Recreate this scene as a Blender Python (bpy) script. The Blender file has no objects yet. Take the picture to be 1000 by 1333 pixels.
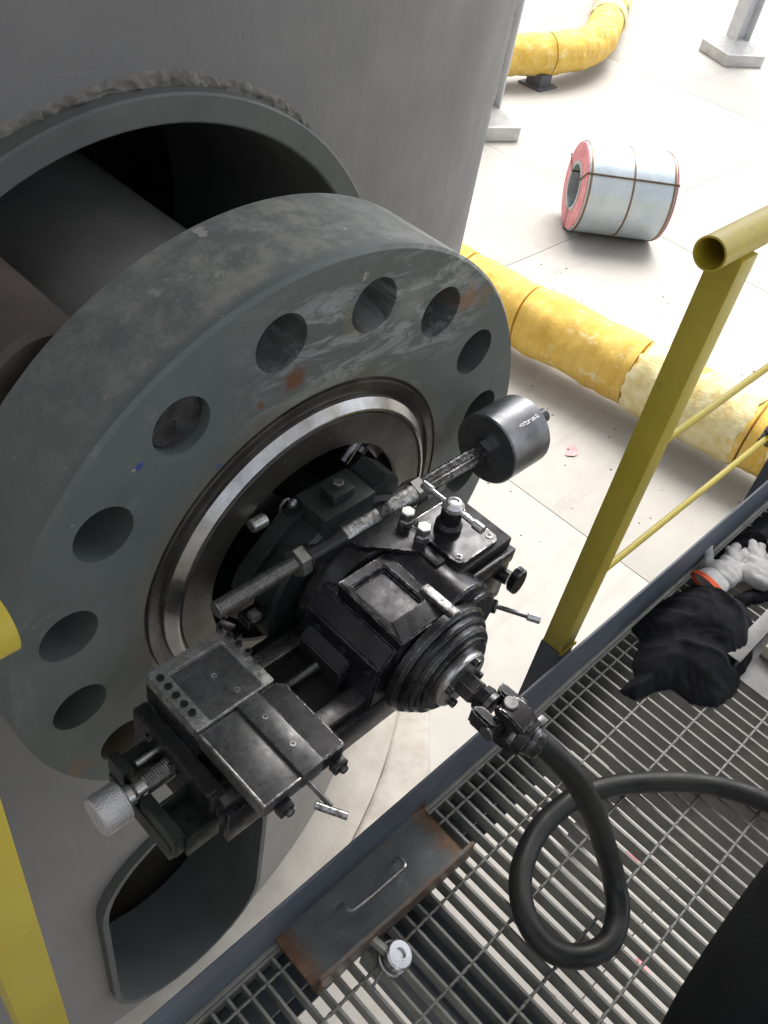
import bpy, bmesh, math, random
from mathutils import Vector, Matrix, noise
R = math.radians
random.seed(7)
S = bpy.context.scene
COL = S.collection

# ------------------------------------------------------------------ camera
cam = bpy.data.cameras.new('camera'); co = bpy.data.objects.new('camera', cam); COL.objects.link(co)
S.camera = co
cam.sensor_fit = 'HORIZONTAL'; cam.sensor_width = 36.0; cam.lens = 42.51
cam.clip_start = 0.02; cam.clip_end = 1200
yaw, pitch, roll = R(52.77), R(43.844), R(11.509)
fw = Vector((math.sin(yaw)*math.cos(pitch), math.cos(yaw)*math.cos(pitch), -math.sin(pitch)))
rt = fw.cross(Vector((0, 0, 1))).normalized(); up = rt.cross(fw)
c_, s_ = math.cos(roll), math.sin(roll)
rr = c_*rt + s_*up; uu = -s_*rt + c_*up
m = Matrix((rr, uu, -fw)).transposed().to_4x4(); m.translation = Vector((0, 0, 1.537))
co.matrix_world = m
S.render.resolution_x = 768; S.render.resolution_y = 1024

# ------------------------------------------------------------------ sky, sun, exposure
SUN_EL, SUN_AZ = 58.0, 62.0            # azimuth measured from +y towards +x
w = bpy.data.worlds.new('World'); S.world = w; w.use_nodes = True
nt = w.node_tree; nt.nodes.clear()
sky = nt.nodes.new('ShaderNodeTexSky'); sky.sky_type = 'NISHITA'; sky.sun_disc = False
sky.sun_elevation = R(SUN_EL); sky.sun_rotation = R(SUN_AZ); sky.dust_density = 4.0; sky.air_density = 1.0
hs = nt.nodes.new('ShaderNodeHueSaturation'); hs.inputs['Saturation'].default_value = 0.30
bg = nt.nodes.new('ShaderNodeBackground'); bg.inputs['Strength'].default_value = 0.12
wo = nt.nodes.new('ShaderNodeOutputWorld')
nt.links.new(sky.outputs[0], hs.inputs['Color']); nt.links.new(hs.outputs[0], bg.inputs[0]); nt.links.new(bg.outputs[0], wo.inputs[0])
sl = bpy.data.lights.new('sun', 'SUN'); sl.energy = 1.4; sl.angle = R(38); sl.color = (1, .965, .92)
so = bpy.data.objects.new('sun', sl); COL.objects.link(so)
sd = Vector((math.sin(R(SUN_AZ))*math.cos(R(SUN_EL)), math.cos(R(SUN_AZ))*math.cos(R(SUN_EL)), math.sin(R(SUN_EL))))
so.rotation_euler = sd.to_track_quat('Z', 'Y').to_euler()
S.view_settings.view_transform = 'Standard'; S.view_settings.look = 'None'
S.view_settings.gamma = 1; S.view_settings.use_curve_mapping = False
S.view_settings.exposure = 1.6
S.render.engine = 'CYCLES'
S.cycles.max_bounces = 8; S.cycles.diffuse_bounces = 4

# ------------------------------------------------------------------ materials
class NT:
    def __init__(s, name):
        s.m = bpy.data.materials.new(name); s.m.use_nodes = True; s.t = s.m.node_tree
        s.b = s.t.nodes['Principled BSDF']; s.co = s.t.nodes.new('ShaderNodeTexCoord')
    def n(s, t, **k):
        x = s.t.nodes.new(t)
        for a, b in k.items(): setattr(x, a, b)
        return x
    def l(s, a, b): s.t.links.new(a, b)
    def noise(s, scale, detail=6, rough=.6, stretch=None, gen=False, dist=0.0):
        x = s.n('ShaderNodeTexNoise'); x.inputs['Scale'].default_value = scale
        x.inputs['Detail'].default_value = detail; x.inputs['Roughness'].default_value = rough
        x.inputs['Distortion'].default_value = dist
        src = s.co.outputs['Object']
        if stretch:
            mp = s.n('ShaderNodeMapping'); mp.inputs['Scale'].default_value = stretch[:3]
            if len(stretch) > 3: mp.inputs['Rotation'].default_value = stretch[3]
            s.l(src, mp.inputs[0]); src = mp.outputs[0]
        s.l(src, x.inputs['Vector']); return x.outputs['Fac']
    def ramp(s, fac, stops):
        x = s.n('ShaderNodeValToRGB'); e = x.color_ramp.elements
        while len(e) < len(stops): e.new(.5)
        for i, (p, c) in enumerate(stops):
            e[i].position = p; e[i].color = (c, c, c, 1) if isinstance(c, (int, float)) else (*c, 1)
        s.l(fac, x.inputs[0]); return x.outputs[0]
    def mix(s, fac, a, b, mode='MIX'):
        x = s.n('ShaderNodeMix', data_type='RGBA', blend_type=mode)
        for sock, v in ((x.inputs[0], fac), (x.inputs[6], a), (x.inputs[7], b)):
            if isinstance(v, (int, float)): sock.default_value = v if sock is x.inputs[0] else (v, v, v, 1)
            elif isinstance(v, tuple): sock.default_value = (*v, 1)
            else: s.l(v, sock)
        return x.outputs[2]
    def math(s, op, a, b=0.0, clamp=False):
        x = s.n('ShaderNodeMath', operation=op); x.use_clamp = clamp
        for i, v in enumerate((a, b)):
            if isinstance(v, (int, float)): x.inputs[i].default_value = v
            else: s.l(v, x.inputs[i])
        return x.outputs[0]
    def bump(s, h, strength=.3, dist=.01):
        x = s.n('ShaderNodeBump'); x.inputs['Strength'].default_value = strength; x.inputs['Distance'].default_value = dist
        s.l(h, x.inputs['Height']); s.l(x.outputs[0], s.b.inputs['Normal'])
    def set(s, **k):
        for a, v in k.items():
            i = s.b.inputs[a.replace('_', ' ')]
            if isinstance(v, (int, float)): i.default_value = v
            elif isinstance(v, tuple): i.default_value = (*v, 1)
            else: s.l(v, i)
    def sep(s):
        x = s.n('ShaderNodeSeparateXYZ'); s.l(s.co.outputs['Object'], x.inputs[0]); return x.outputs
    def edge(s, radius=.002):
        bv = s.n('ShaderNodeBevel', samples=3); bv.inputs[0].default_value = radius
        ge = s.n('ShaderNodeNewGeometry'); d = s.n('ShaderNodeVectorMath', operation='DOT_PRODUCT')
        s.l(bv.outputs[0], d.inputs[0]); s.l(ge.outputs['Normal'], d.inputs[1])
        return s.math('SUBTRACT', 1.0, d.outputs['Value'])

def simple(name, c1, c2, scale=8, rough=(.5, .7), metallic=0.0, bump=.15, bscale=60, bdist=.002, spec=.5):
    t = NT(name); f = t.noise(scale)
    t.set(Base_Color=t.ramp(f, [(.3, c1), (.7, c2)]), Metallic=metallic,
          Roughness=t.ramp(t.noise(scale*2.3), [(.3, rough[0]), (.7, rough[1])]))
    t.b.inputs['Specular IOR Level'].default_value = spec
    if bump: t.bump(t.noise(bscale, 4), bump, bdist)
    return t.m

def black_steel(name, base=(.012, .012, .014), wear=(.42, .42, .43), amt=1.0, rough=(.2, .4), metal=.4, scale=30):
    t = NT(name)
    e = t.ramp(t.edge(.0022), [(.02, 0.0), (.10, 1.0)])
    n1 = t.noise(scale*3, 8, .75)
    em = t.math('MULTIPLY', e, t.ramp(n1, [(.46, 0.0), (.58, .95*amt)]))
    sc = t.math('MULTIPLY', t.ramp(t.noise(scale*2, 10, .8, dist=.6), [(.62, 0.0), (.72, .45*amt)]), t.ramp(t.noise(7), [(.42, 0.0), (.6, 1.0)]))
    wr = t.math('MAXIMUM', em, sc)
    b = t.ramp(t.noise(scale*.6), [(.3, base), (.75, tuple(x*2.4+.006 for x in base))])
    t.set(Base_Color=t.mix(wr, b, wear), Metallic=t.math('ADD', t.math('MULTIPLY', wr, .5), metal),
          Roughness=t.ramp(t.noise(scale*1.4, 8), [(.3, rough[0]), (.7, rough[1])]))
    t.bump(t.noise(scale*7, 5), .12, .001)
    return t.m

def steel(name, c=(.42, .42, .43), rough=(.2, .38), stretch=None, dirt=.0, scale=25):
    t = NT(name); f = t.noise(scale, 8, .7, stretch)
    base = t.ramp(f, [(.3, tuple(x*.62 for x in c)), (.7, c)])
    if dirt: base = t.mix(t.ramp(t.noise(scale*.7, 9, .75), [(.42, 0.0), (.62, dirt)]), base, (.03, .028, .025))
    t.set(Base_Color=base, Metallic=.9, Roughness=t.ramp(t.noise(scale*2, 6), [(.3, rough[0]), (.7, rough[1])]))
    t.bump(f, .06, .001)
    return t.m

M = {}
M['black'] = black_steel('black_oiled_steel')
M['black_dull'] = black_steel('black_cast_iron', (.009, .009, .0095), amt=.45, rough=(.4, .62), metal=.1)
M['black_worn'] = black_steel('black_worn_steel', (.03, .03, .032), wear=(.60, .60, .61), amt=1.4, rough=(.2, .36), metal=.6)
M['black_scuffed'] = black_steel('black_scuffed_plate', (.085, .086, .088), wear=(.5, .5, .5), amt=1.5, rough=(.24, .42), metal=.65, scale=110)
M['bracket_green'] = black_steel('dark_green_casting', (.009, .0125, .0115), wear=(.16, .18, .17), amt=.7, rough=(.35, .55), metal=.15)
M['steel'] = steel('bright_steel', (.75, .75, .76))
M['steel_dark'] = steel('dull_dark_steel', (.30, .30, .31), (.24, .4), dirt=.6)
M['steel_worn'] = steel('worn_silver_steel', (.75, .75, .75), (.28, .45), dirt=.95, scale=150)
M['weight'] = black_steel('satin_dark_weight_steel', (.13, .133, .14), wear=(.45, .45, .46), amt=1.2, rough=(.28, .44), metal=.8, scale=22)
M['rim'] = steel('bright_worn_plate_rim', (.85, .85, .85), (.2, .34), dirt=.35, scale=40)
M['thread'] = steel('threaded_steel', (.4, .4, .4), (.25, .4), dirt=.3, scale=60)
M['zinc'] = steel('zinc_plated_steel', (.55, .55, .53), (.3, .46), dirt=.3)
M['chamfer'] = steel('bright_sheen_steel', (.62, .61, .60), (.16, .28), dirt=.5, scale=7)  # lighter than the turned face: the ring's sheen is put into the colour
M['frame_paint'] = simple('dark_grey_green_paint', (.06, .068, .064), (.095, .105, .10), 4, (.5, .7), bump=.3, bscale=30, bdist=.004)
M['hole'] = simple('painted_hole_dark', (.004, .004, .004), (.01, .01, .01), rough=(.6, .8), bump=0)  # near-black that paints in the dark of screw sockets and plate holes
M['rubber'] = simple('black_rubber', (.009, .010, .011), (.034, .035, .033), 9, (.34, .6), bump=.25, bscale=160, bdist=.001)
M['slate'] = simple('slate_blue_paint', (.085, .10, .125), (.13, .15, .185), 6, (.4, .6), bump=.1)
M['neck'] = simple('grey_primer', (.26, .26, .255), (.38, .375, .365), 5, (.55, .8), bump=.3, bscale=25, bdist=.004)
M['rustpipe'] = simple('brown_primer', (.06, .048, .038), (.11, .09, .075), 5, (.55, .8), bump=.3, bscale=40)

def mat_flange():
    t = NT('grey_green_flange_paint'); x, y, z = t.sep()
    base = t.ramp(t.noise(3.2, 8, .65), [(.3, (.095, .115, .111)), (.55, (.122, .145, .139)), (.8, (.152, .174, .166))])
    # dusty pale splashes, thicker on the top rim
    sp = t.math('MULTIPLY', t.ramp(t.noise(11, 12, .82, dist=.5), [(.56, 0.0), (.64, .9)]), t.ramp(t.noise(2.6, 3), [(.42, .05), (.62, .8)]))
    base = t.mix(sp, base, (.26, .27, .26))
    base = t.mix(t.ramp(t.noise(55, 6, .7), [(.70, 0.0), (.74, .7)]), base, (.38, .38, .36))
    base = t.mix(t.ramp(t.noise(48, 6, .7, (1, 1, 1.3)), [(.71, 0.0), (.75, .7)]), base, (.03, .035, .035))
    base = t.mix(t.ramp(t.noise(5, 10, .8, (1, .3, 1)), [(.50, 0.0), (.72, .45)]), base, (.055, .068, .066))
    rimz = t.ramp(z, [(.30, 0.0), (.56, 1.0)]); rimy = t.ramp(y, [(.012, 0.0), (.03, 1.0)])
    dust = t.math('MULTIPLY', t.math('MULTIPLY', rimz, rimy), t.ramp(t.noise(16, 12, .85), [(.44, .12), (.58, .9)]))
    base = t.mix(dust, base, (.27, .268, .25))
    chips = t.math('MULTIPLY', t.math('MULTIPLY', rimy, t.ramp(t.noise(21, 7, .65), [(.64, 0.0), (.67, .85)])), t.ramp(t.noise(3.5), [(.42, 0.0), (.58, 1.0)]))
    base = t.mix(chips, base, (.42, .41, .385))
    # smeared streaks along the ring, upper right of the face
    st = t.noise(7, 8, .75, (1.0, 1.0, 4.2, (0, .62, 0)), dist=.9)
    zone = t.math('MULTIPLY', t.ramp(z, [(.28, 0.0), (.36, 1.0), (.50, 1.0), (.56, .1)]), t.ramp(t.math('ADD', x, .5), [(.30, 0.0), (.5, 1.0), (.8, 1.0), (.95, 0.0)]))
    base = t.mix(t.math('MULTIPLY', zone, t.ramp(st, [(.49, 0.0), (.57, .8)])), base, (.33, .35, .35))
    base = t.mix(t.math('MULTIPLY', t.ramp(t.noise(5, 9, .8, (1, 1, .35, (0, -.7, 0)), dist=.3), [(.55, 0.0), (.63, .45)]), t.ramp(t.noise(2.2), [(.45, 0.0), (.6, 1.0)])), base, (.20, .215, .20))
    base = t.mix(t.ramp(t.noise(24, 5, .6), [(.70, 0.0), (.72, .8)]), base, (.40, .40, .38))
    # rust
    ru = t.ramp(t.noise(4.6, 10, .78, dist=.4), [(.66, 0.0), (.73, .85)])
    base = t.mix(t.math('MULTIPLY', ru, t.ramp(t.noise(30, 6), [(.35, .2), (.6, 1.0)])), base, (.22, .085, .03))
    def spot(px, pz, r, soft=1.0, col=(.17, .065, .025), sc=26):
        nonlocal base
        dx = t.math('SUBTRACT', x, px); dz = t.math('SUBTRACT', z, pz)
        d = t.math('SQRT', t.math('ADD', t.math('MULTIPLY', dx, dx), t.math('MULTIPLY', dz, dz)))
        d = t.math('ADD', d, t.math('MULTIPLY', t.math('SUBTRACT', t.noise(sc*2.2, 10, .9), .5), r*5.0))
        base = t.mix(t.ramp(d, [(r*.55, .9*soft), (r*.9, 0.0)]), base, col)
    spot(-.062, .392, .026, 1, (.15, .05, .02)); spot(-.125, .37, .008); spot(.335, .40, .03, .8, (.26, .12, .05)); spot(.385, .395, .03, .6, (.2, .13, .06))
    spot(.06, .455, .04, .55, (.2, .16, .09)); spot(-.40, -.30, .05, .5, (.24, .12, .04)); spot(-.49, -.26, .035, .55, (.22, .11, .04))
    spot(-.20, .29, .006, 1, (.01, .06, .35), 4); spot(-.335, .36, .006, 1, (.01, .05, .3), 4); spot(.18, .45, .05, .35, (.36, .36, .34)); spot(.30, .455, .03, .5, (.4, .4, .38))
    # yellow-brown oxide just outside the machined recess
    rr_ = t.math('SQRT', t.math('ADD', t.math('MULTIPLY', x, x), t.math('MULTIPLY', z, z)))
    ring = t.math('MULTIPLY', t.ramp(rr_, [(.34, .8), (.358, .55), (.385, 0.0)]), t.ramp(t.noise(6, 8, .7), [(.35, .15), (.62, .9)]))
    base = t.mix(ring, base, (.15, .125, .085))
    t.set(Base_Color=base, Roughness=t.ramp(t.noise(9, 6), [(.3, .36), (.7, .58)]))
    t.b.inputs['Specular IOR Level'].default_value = .45
    t.bump(t.noise(38, 8, .7), .22, .003)
    return t.m
M['flange'] = mat_flange()

def mat_turned():
    t = NT('turned_machined_steel'); x, y, z = t.sep()
    rr_ = t.math('SQRT', t.math('ADD', t.math('MULTIPLY', x, x), t.math('MULTIPLY', z, z)))
    w_ = t.n('ShaderNodeTexWave', wave_type='BANDS', bands_direction='X'); w_.inputs['Scale'].default_value = 170
    cb = t.n('ShaderNodeCombineXYZ'); t.l(rr_, cb.inputs[0]); t.l(cb.outputs[0], w_.inputs['Vector'])
    base = t.ramp(t.noise(7, 8, .7, dist=.4), [(.3, (.07, .068, .064)), (.5, (.125, .12, .112)), (.75, (.24, .235, .22))])
    base = t.mix(t.ramp(t.noise(5, 9, .75), [(.5, 0.0), (.72, .6)]), base, (.10, .075, .045))
    t.set(Base_Color=base, Metallic=.85, Roughness=t.ramp(t.noise(9), [(.3, .27), (.7, .45)]))
    t.b.inputs['Anisotropic'].default_value = .6
    t.bump(w_.outputs['Fac'], .08, .0006)
    return t.m
M['turned'] = mat_turned()

def mat_vessel():
    t = NT('grey_vessel_paint'); x, y, z = t.sep()
    base = t.ramp(t.noise(.9, 9, .6), [(.3, (.155, .156, .160)), (.7, (.198, .198, .20))])
    base = t.mix(t.ramp(t.noise(2.4, 10, .75, (1, 1, .25)), [(.5, 0.0), (.75, .35)]), base, (.27, .265, .25))
    base = t.mix(t.ramp(t.noise(45, 6, .7), [(.68, 0.0), (.76, .35)]), base, (.07, .065, .06))
    base = t.mix(t.math('MULTIPLY', t.ramp(t.noise(9, 4, .6, (.35, .35, 7, (0, .35, 0))), [(.66, 0.0), (.69, .35)]), t.ramp(t.noise(1.1), [(.48, 0.0), (.6, 1.0)])), base, (.30, .30, .295))
    base = t.mix(t.ramp(t.noise(1.7, 12, .85), [(.53, 0.0), (.66, .30)]), base, (.115, .115, .118))
    base = t.mix(t.math('MULTIPLY', t.ramp(t.noise(3, 10, .8, (1.2, 1.2, .12)), [(.60, 0.0), (.72, .5)]), t.ramp(t.noise(.8), [(.45, 0.0), (.6, 1.0)])), base, (.21, .175, .14))
    low_bounce = t.ramp(t.math('ADD', t.math('MULTIPLY', z, .1), t.math('MULTIPLY', t.noise(3, 8), .12)), [(.0, .55), (.30, 0.0)])  # warm light bounced off the floor, painted into the lower wall colour
    base = t.mix(low_bounce, base, (.30, .265, .225))
    t.set(Base_Color=base, Roughness=t.ramp(t.noise(4), [(.3, .5), (.7, .75)]))
    t.bump(t.noise(14, 10, .7), .25, .006)
    return t.m
M['vessel'] = mat_vessel()

def mat_ground():
    t = NT('pale_concrete')
    base = t.ramp(t.noise(.5, 10, .65), [(.3, (.32, .303, .272)), (.7, (.385, .37, .338))])
    base = t.mix(t.ramp(t.noise(2.2, 10, .75, dist=.4), [(.52, 0.0), (.75, .5)]), base, (.31, .285, .25))
    base = t.mix(t.ramp(t.noise(40, 8, .8), [(.66, 0.0), (.74, .5)]), base, (.24, .21, .19))
    tm = t.math('MULTIPLY', t.ramp(t.noise(1.6, 8, .7, (.12, 1.6, 1, (0, 0, .9)), dist=.3), [(.56, 0.0), (.66, 1.0)]), .35)
    base = t.mix(tm, base, (.25, .235, .215))
    base = t.mix(t.ramp(t.noise(.9, 10, .8), [(.58, 0.0), (.70, .4)]), base, (.28, .255, .22))
    pk = t.math('MULTIPLY', t.ramp(t.noise(3.1, 8, .7), [(.66, 0.0), (.72, 1.0)]), .22)
    base = t.mix(pk, base, (.46, .30, .27))
    t.set(Base_Color=base, Roughness=t.ramp(t.noise(6), [(.3, .65), (.7, .85)]))
    t.bump(t.noise(30, 10, .75), .2, .006)
    return t.m
M['ground'] = mat_ground()
M['joint'] = simple('joint_dirt', (.20, .18, .16), (.28, .26, .23), 4, (.8, .95))
M['cement'] = simple('rough_cement', (.13, .125, .118), (.24, .23, .212), 30, (.85, .98), bump=.6, bscale=60, bdist=.006)
M['curb'] = simple('curb_concrete', (.32, .295, .255), (.42, .395, .35), 5, (.8, .95), bump=.35, bscale=28, bdist=.006)

def mat_yellow(name, c1, c2, chip=.5, sc=6, dirtc=(.10, .085, .03)):
    t = NT(name)
    base = t.ramp(t.noise(sc, 8, .65), [(.3, c1), (.7, c2)])
    base = t.mix(t.ramp(t.noise(sc*5, 10, .8), [(.60, 0.0), (.72, chip)]), base, dirtc)
    t.set(Base_Color=base, Roughness=t.ramp(t.noise(sc*2), [(.3, .32), (.7, .55)]))
    t.bump(t.noise(70, 6), .12, .0015)
    return t.m
M['yellow'] = mat_yellow('yellow_rail_paint', (.46, .36, .030), (.58, .47, .060), .75)
def mat_insul():
    t = NT('yellow_wrapped_insulation')
    base = t.ramp(t.noise(3.0, 10, .7), [(.28, (.60, .36, .05)), (.5, (.72, .47, .09)), (.75, (.78, .58, .17))])
    base = t.mix(t.ramp(t.noise(6.5, 10, .8, dist=.6), [(.54, 0.0), (.66, .75)]), base, (.80, .74, .48))
    base = t.mix(t.ramp(t.noise(8, 10, .8), [(.60, 0.0), (.80, .22)]), base, (.55, .27, .04))
    wv_ = t.n('ShaderNodeTexWave', wave_type='BANDS', bands_direction='Y'); wv_.inputs['Scale'].default_value = 2.6; wv_.inputs['Distortion'].default_value = 3.5; wv_.inputs['Detail'].default_value = 4; wv_.inputs['Detail Scale'].default_value = 1.4
    t.l(t.co.outputs['Object'], wv_.inputs['Vector'])
    base = t.mix(t.ramp(wv_.outputs['Fac'], [(.0, .16), (.05, 0.0)]), base, (.36, .18, .03))
    base = t.mix(t.ramp(t.noise(45, 6, .7), [(.62, 0.0), (.70, .35)]), base, (.40, .27, .08))
    t.set(Base_Color=base, Roughness=.8); t.bump(t.math('ADD', t.noise(16, 12, .8), t.math('MULTIPLY', wv_.outputs['Fac'], .5)), .7, .014)
    return t.m
M['insul'] = mat_insul()
M['patch'] = simple('whitish_patch_plaster', (.62, .47, .16), (.78, .72, .46), 7, (.75, .9), bump=.8, bscale=22, bdist=.012)
M['seam'] = simple('seam_tape', (.30, .15, .03), (.5, .3, .07), 9, (.7, .9))
M['white_paint'] = simple('pale_column_paint', (.50, .51, .53), (.62, .63, .65), 5, (.5, .7))
M['plinth'] = simple('white_grout', (.45, .44, .42), (.60, .59, .57), 6, (.8, .95), bump=.5, bscale=16, bdist=.02)
M['support'] = simple('dark_support_steel', (.07, .07, .08), (.11, .11, .12), 6)
M['film'] = simple('pale_blue_coil_wrap', (.42, .50, .56), (.52, .59, .64), 5, (.25, .42), metallic=.25, bump=.25, bscale=7, bdist=.02)
M['red_end'] = simple('faded_red_end_ring', (.55, .16, .18), (.72, .33, .34), 7, (.5, .7))
M['strap'] = simple('brown_steel_strap', (.13, .085, .05), (.22, .15, .09), 12, (.4, .6), metallic=.4)
M['core'] = simple('galvanised_core', (.32, .36, .38), (.46, .5, .52), 7, (.35, .5), metallic=.5)
M['cloth'] = simple('black_cloth', (.007, .0075, .010), (.014, .015, .020), 18, (.8, .95), bump=.4, bscale=260, bdist=.001, spec=.25)
M['trousers'] = simple('black_trouser_cloth', (.004, .0045, .005), (.008, .009, .010), 12, (.85, .98), bump=.4, bscale=300, bdist=.001, spec=.15)
M['glove'] = simple('white_cotton_glove', (.42, .42, .43), (.62, .62, .62), 30, (.85, .98), bump=.6, bscale=260, bdist=.0015)
M['orange'] = simple('orange_red_cuff', (.62, .07, .02), (.78, .13, .04), 30, (.7, .9))
M['alu'] = simple('dull_grey_profile', (.17, .17, .17), (.27, .27, .265), 16, (.4, .6), metallic=.35, bump=.3)
M['cream'] = simple('cream_foam', (.62, .56, .42), (.75, .70, .56), 9, (.8, .95))
def mat_galv():
    t = NT('galvanised_grating')
    base = t.ramp(t.noise(18, 8, .7), [(.3, (.22, .22, .205)), (.7, (.36, .36, .335))])
    base = t.mix(t.ramp(t.noise(5, 9, .75), [(.56, 0.0), (.74, .5)]), base, (.14, .09, .055))
    t.set(Base_Color=base, Metallic=.35, Roughness=.5); return t.m
M['galv'] = mat_galv()
def mat_channel():
    t = NT('rusty_grey_channel'); x, y, z = t.sep()
    base = t.ramp(t.noise(14, 8, .7), [(.3, (.10, .115, .125)), (.7, (.17, .195, .20))])
    rust = t.ramp(t.math('ADD', t.math('ABSOLUTE', y, 0), t.math('MULTIPLY', t.noise(14, 9, .75), .09)), [(.090, 0.0), (.115, .8)])
    rust2 = t.ramp(t.math('ADD', t.math('ABSOLUTE', x, 0), t.math('MULTIPLY', t.noise(22, 10, .8), .10)), [(.185, 0.0), (.215, .95)])
    base = t.mix(t.math('MAXIMUM', rust, rust2), base, t.ramp(t.noise(40, 8), [(.3, (.09, .055, .035)), (.7, (.24, .13, .07))]))
    base = t.mix(t.ramp(t.noise(26, 10, .8), [(.58, 0.0), (.66, .6)]), base, (.30, .31, .30))
    t.set(Base_Color=base, Metallic=.3, Roughness=t.ramp(t.noise(20), [(.3, .35), (.7, .6)])); t.bump(t.noise(60, 8), .3, .002)
    return t.m
M['channel'] = mat_channel()

# ------------------------------------------------------------------ mesh helpers
def new(): return bmesh.new()
def link(name, bm, mt, parent=None, sharp=26, loc=None):
    me = bpy.data.meshes.new(name)
    bmesh.ops.recalc_face_normals(bm, faces=bm.faces)
    for f in bm.faces: f.smooth = True
    bm.edges.ensure_lookup_table()
    for e in bm.edges:
        if len(e.link_faces) == 2 and e.calc_face_angle(0) > R(sharp): e.smooth = False
    bm.to_mesh(me); bm.free()
    for a in (mt if isinstance(mt, (list, tuple)) else [mt]): me.materials.append(a)
    o = bpy.data.objects.new(name, me); COL.objects.link(o)
    if parent: o.parent = parent
    if loc: o.location = loc
    return o
def box(bm, lo, hi, bev=0.0, mi=0, rot=None):
    lo = Vector(lo); hi = Vector(hi); c = (lo+hi)/2; d = hi-lo
    r = bmesh.ops.create_cube(bm, size=1); vs = r['verts']
    for v in vs: v.co = Vector((v.co.x*d.x, v.co.y*d.y, v.co.z*d.z))
    if rot is not None:
        for v in vs: v.co = rot @ v.co
    for v in vs: v.co += c
    fs = list({f for v in vs for f in v.link_faces})
    for f in fs: f.material_index = mi
    if bev:
        es = list({e for v in vs for e in v.link_edges})
        bmesh.ops.bevel(bm, geom=es, offset=bev, segments=2, affect='EDGES', profile=.6)
    return bm
def frame(d):
    d = Vector(d).normalized(); a = Vector((0, 0, 1)) if abs(d.z) < .9 else Vector((1, 0, 0))
    u = d.cross(a).normalized(); return u, d.cross(u).normalized(), d
def lathe(bm, p0, d, prof, seg=32, cap=True, closed=False, phase=0.0):
    """prof: list of (radius, distance along d)"""
    u, v, d = frame(d); p0 = Vector(p0); rings = []
    for r, t in prof:
        rings.append([bm.verts.new(p0 + d*t + (u*math.cos(2*math.pi*k/seg+phase) + v*math.sin(2*math.pi*k/seg+phase))*r) for k in range(seg)])
    n = len(rings)
    for i in range(n if closed else n-1):
        a, b = rings[i], rings[(i+1) % n]
        for k in range(seg): bm.faces.new((a[k], a[(k+1) % seg], b[(k+1) % seg], b[k]))
    if cap and not closed:
        bm.faces.new(rings[0]); bm.faces.new(list(reversed(rings[-1])))
    return bm
def cyl(bm, p0, p1, r, seg=24, bev=0.0):
    p0 = Vector(p0); p1 = Vector(p1); L = (p1-p0).length
    pr = [(r, 0), (r, L)] if not bev else [(r-bev, 0), (r, bev), (r, L-bev), (r-bev, L)]
    return lathe(bm, p0, p1-p0, pr, seg)
def thread(bm, p0, p1, r, pitch, seg=16, depth=None):
    p0 = Vector(p0); p1 = Vector(p1); L = (p1-p0).length; n = int(L/pitch); dp = depth or pitch*.55
    pr = []
    for k in range(n):
        pr += [(r-dp, k*pitch), (r, (k+.4)*pitch), (r, (k+.6)*pitch)]
    pr.append((r-dp, n*pitch))
    return lathe(bm, p0, p1-p0, pr, seg)
def tube(bm, pts, r, seg=12, cap=True):
    pts = [Vector(p) for p in pts]; u = None; rings = []
    for i, p in enumerate(pts):
        d = (pts[min(i+1, len(pts)-1)]-pts[max(i-1, 0)]).normalized()
        if u is None: u = frame(d)[0]
        u = (u - d*u.dot(d)).normalized(); v = d.cross(u)
        rad = r(i/(len(pts)-1)) if callable(r) else r
        rings.append([bm.verts.new(p + (u*math.cos(2*math.pi*k/seg)+v*math.sin(2*math.pi*k/seg))*rad) for k in range(seg)])
    for a, b in zip(rings, rings[1:]):
        for k in range(seg): bm.faces.new((a[k], a[(k+1) % seg], b[(k+1) % seg], b[k]))
    if cap: bm.faces.new(rings[0]); bm.faces.new(list(reversed(rings[-1])))
    return bm
def spline(P, n=12):
    P = [Vector(p) for p in P]; Q = [2*P[0]-P[1]]+P+[2*P[-1]-P[-2]]; out = []
    for i in range(1, len(Q)-2):
        a, b, c, d = Q[i-1:i+3]
        for k in range(n):
            t = k/n
            out.append(.5*((2*b)+(c-a)*t+(2*a-5*b+4*c-d)*t*t+(3*b-a-3*c+d)*t**3))
    out.append(P[-1]); return out
def prism(bm, poly, a, b, axis='y', bev=0.0):
    """poly: 2D outline; extruded from a to b along axis"""
    f = {'y': lambda p, t: (p[0], t, p[1]), 'z': lambda p, t: (p[0], p[1], t), 'x': lambda p, t: (t, p[0], p[1])}[axis]
    A = [bm.verts.new(f(p, a)) for p in poly]; B = [bm.verts.new(f(p, b)) for p in poly]; n = len(poly)
    fs = [bm.faces.new(A), bm.faces.new(list(reversed(B)))]
    for k in range(n): fs.append(bm.faces.new((A[k], B[k], B[(k+1) % n], A[(k+1) % n])))
    if bev: bmesh.ops.bevel(bm, geom=list({e for q in fs for e in q.edges}), offset=bev, segments=2, affect='EDGES')
    return bm
def hexbolt(bm, p, d, r, h, seg=6, phase=0.3):
    return lathe(bm, p, d, [(r, 0), (r, h*.85), (r*.86, h)], seg, phase=phase)
def tag(o, label=None, cat=None, group=None, kind=None):
    for k, v in (('label', label), ('category', cat), ('group', group), ('kind', kind)):
        if v: o[k] = v
    return o
def empty(name, loc, label=None, cat=None, group=None, kind=None, rz=0):
    o = bpy.data.objects.new(name, None); COL.objects.link(o); o.location = loc; o.rotation_euler.z = rz
    o.empty_display_size = .1
    return tag(o, label, cat, group, kind)
def copy_tree(o, parent=None):
    c = o.copy(); COL.objects.link(c)
    if parent: c.parent = parent
    for ch in list(o.children): copy_tree(ch, c)
    return c
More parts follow.
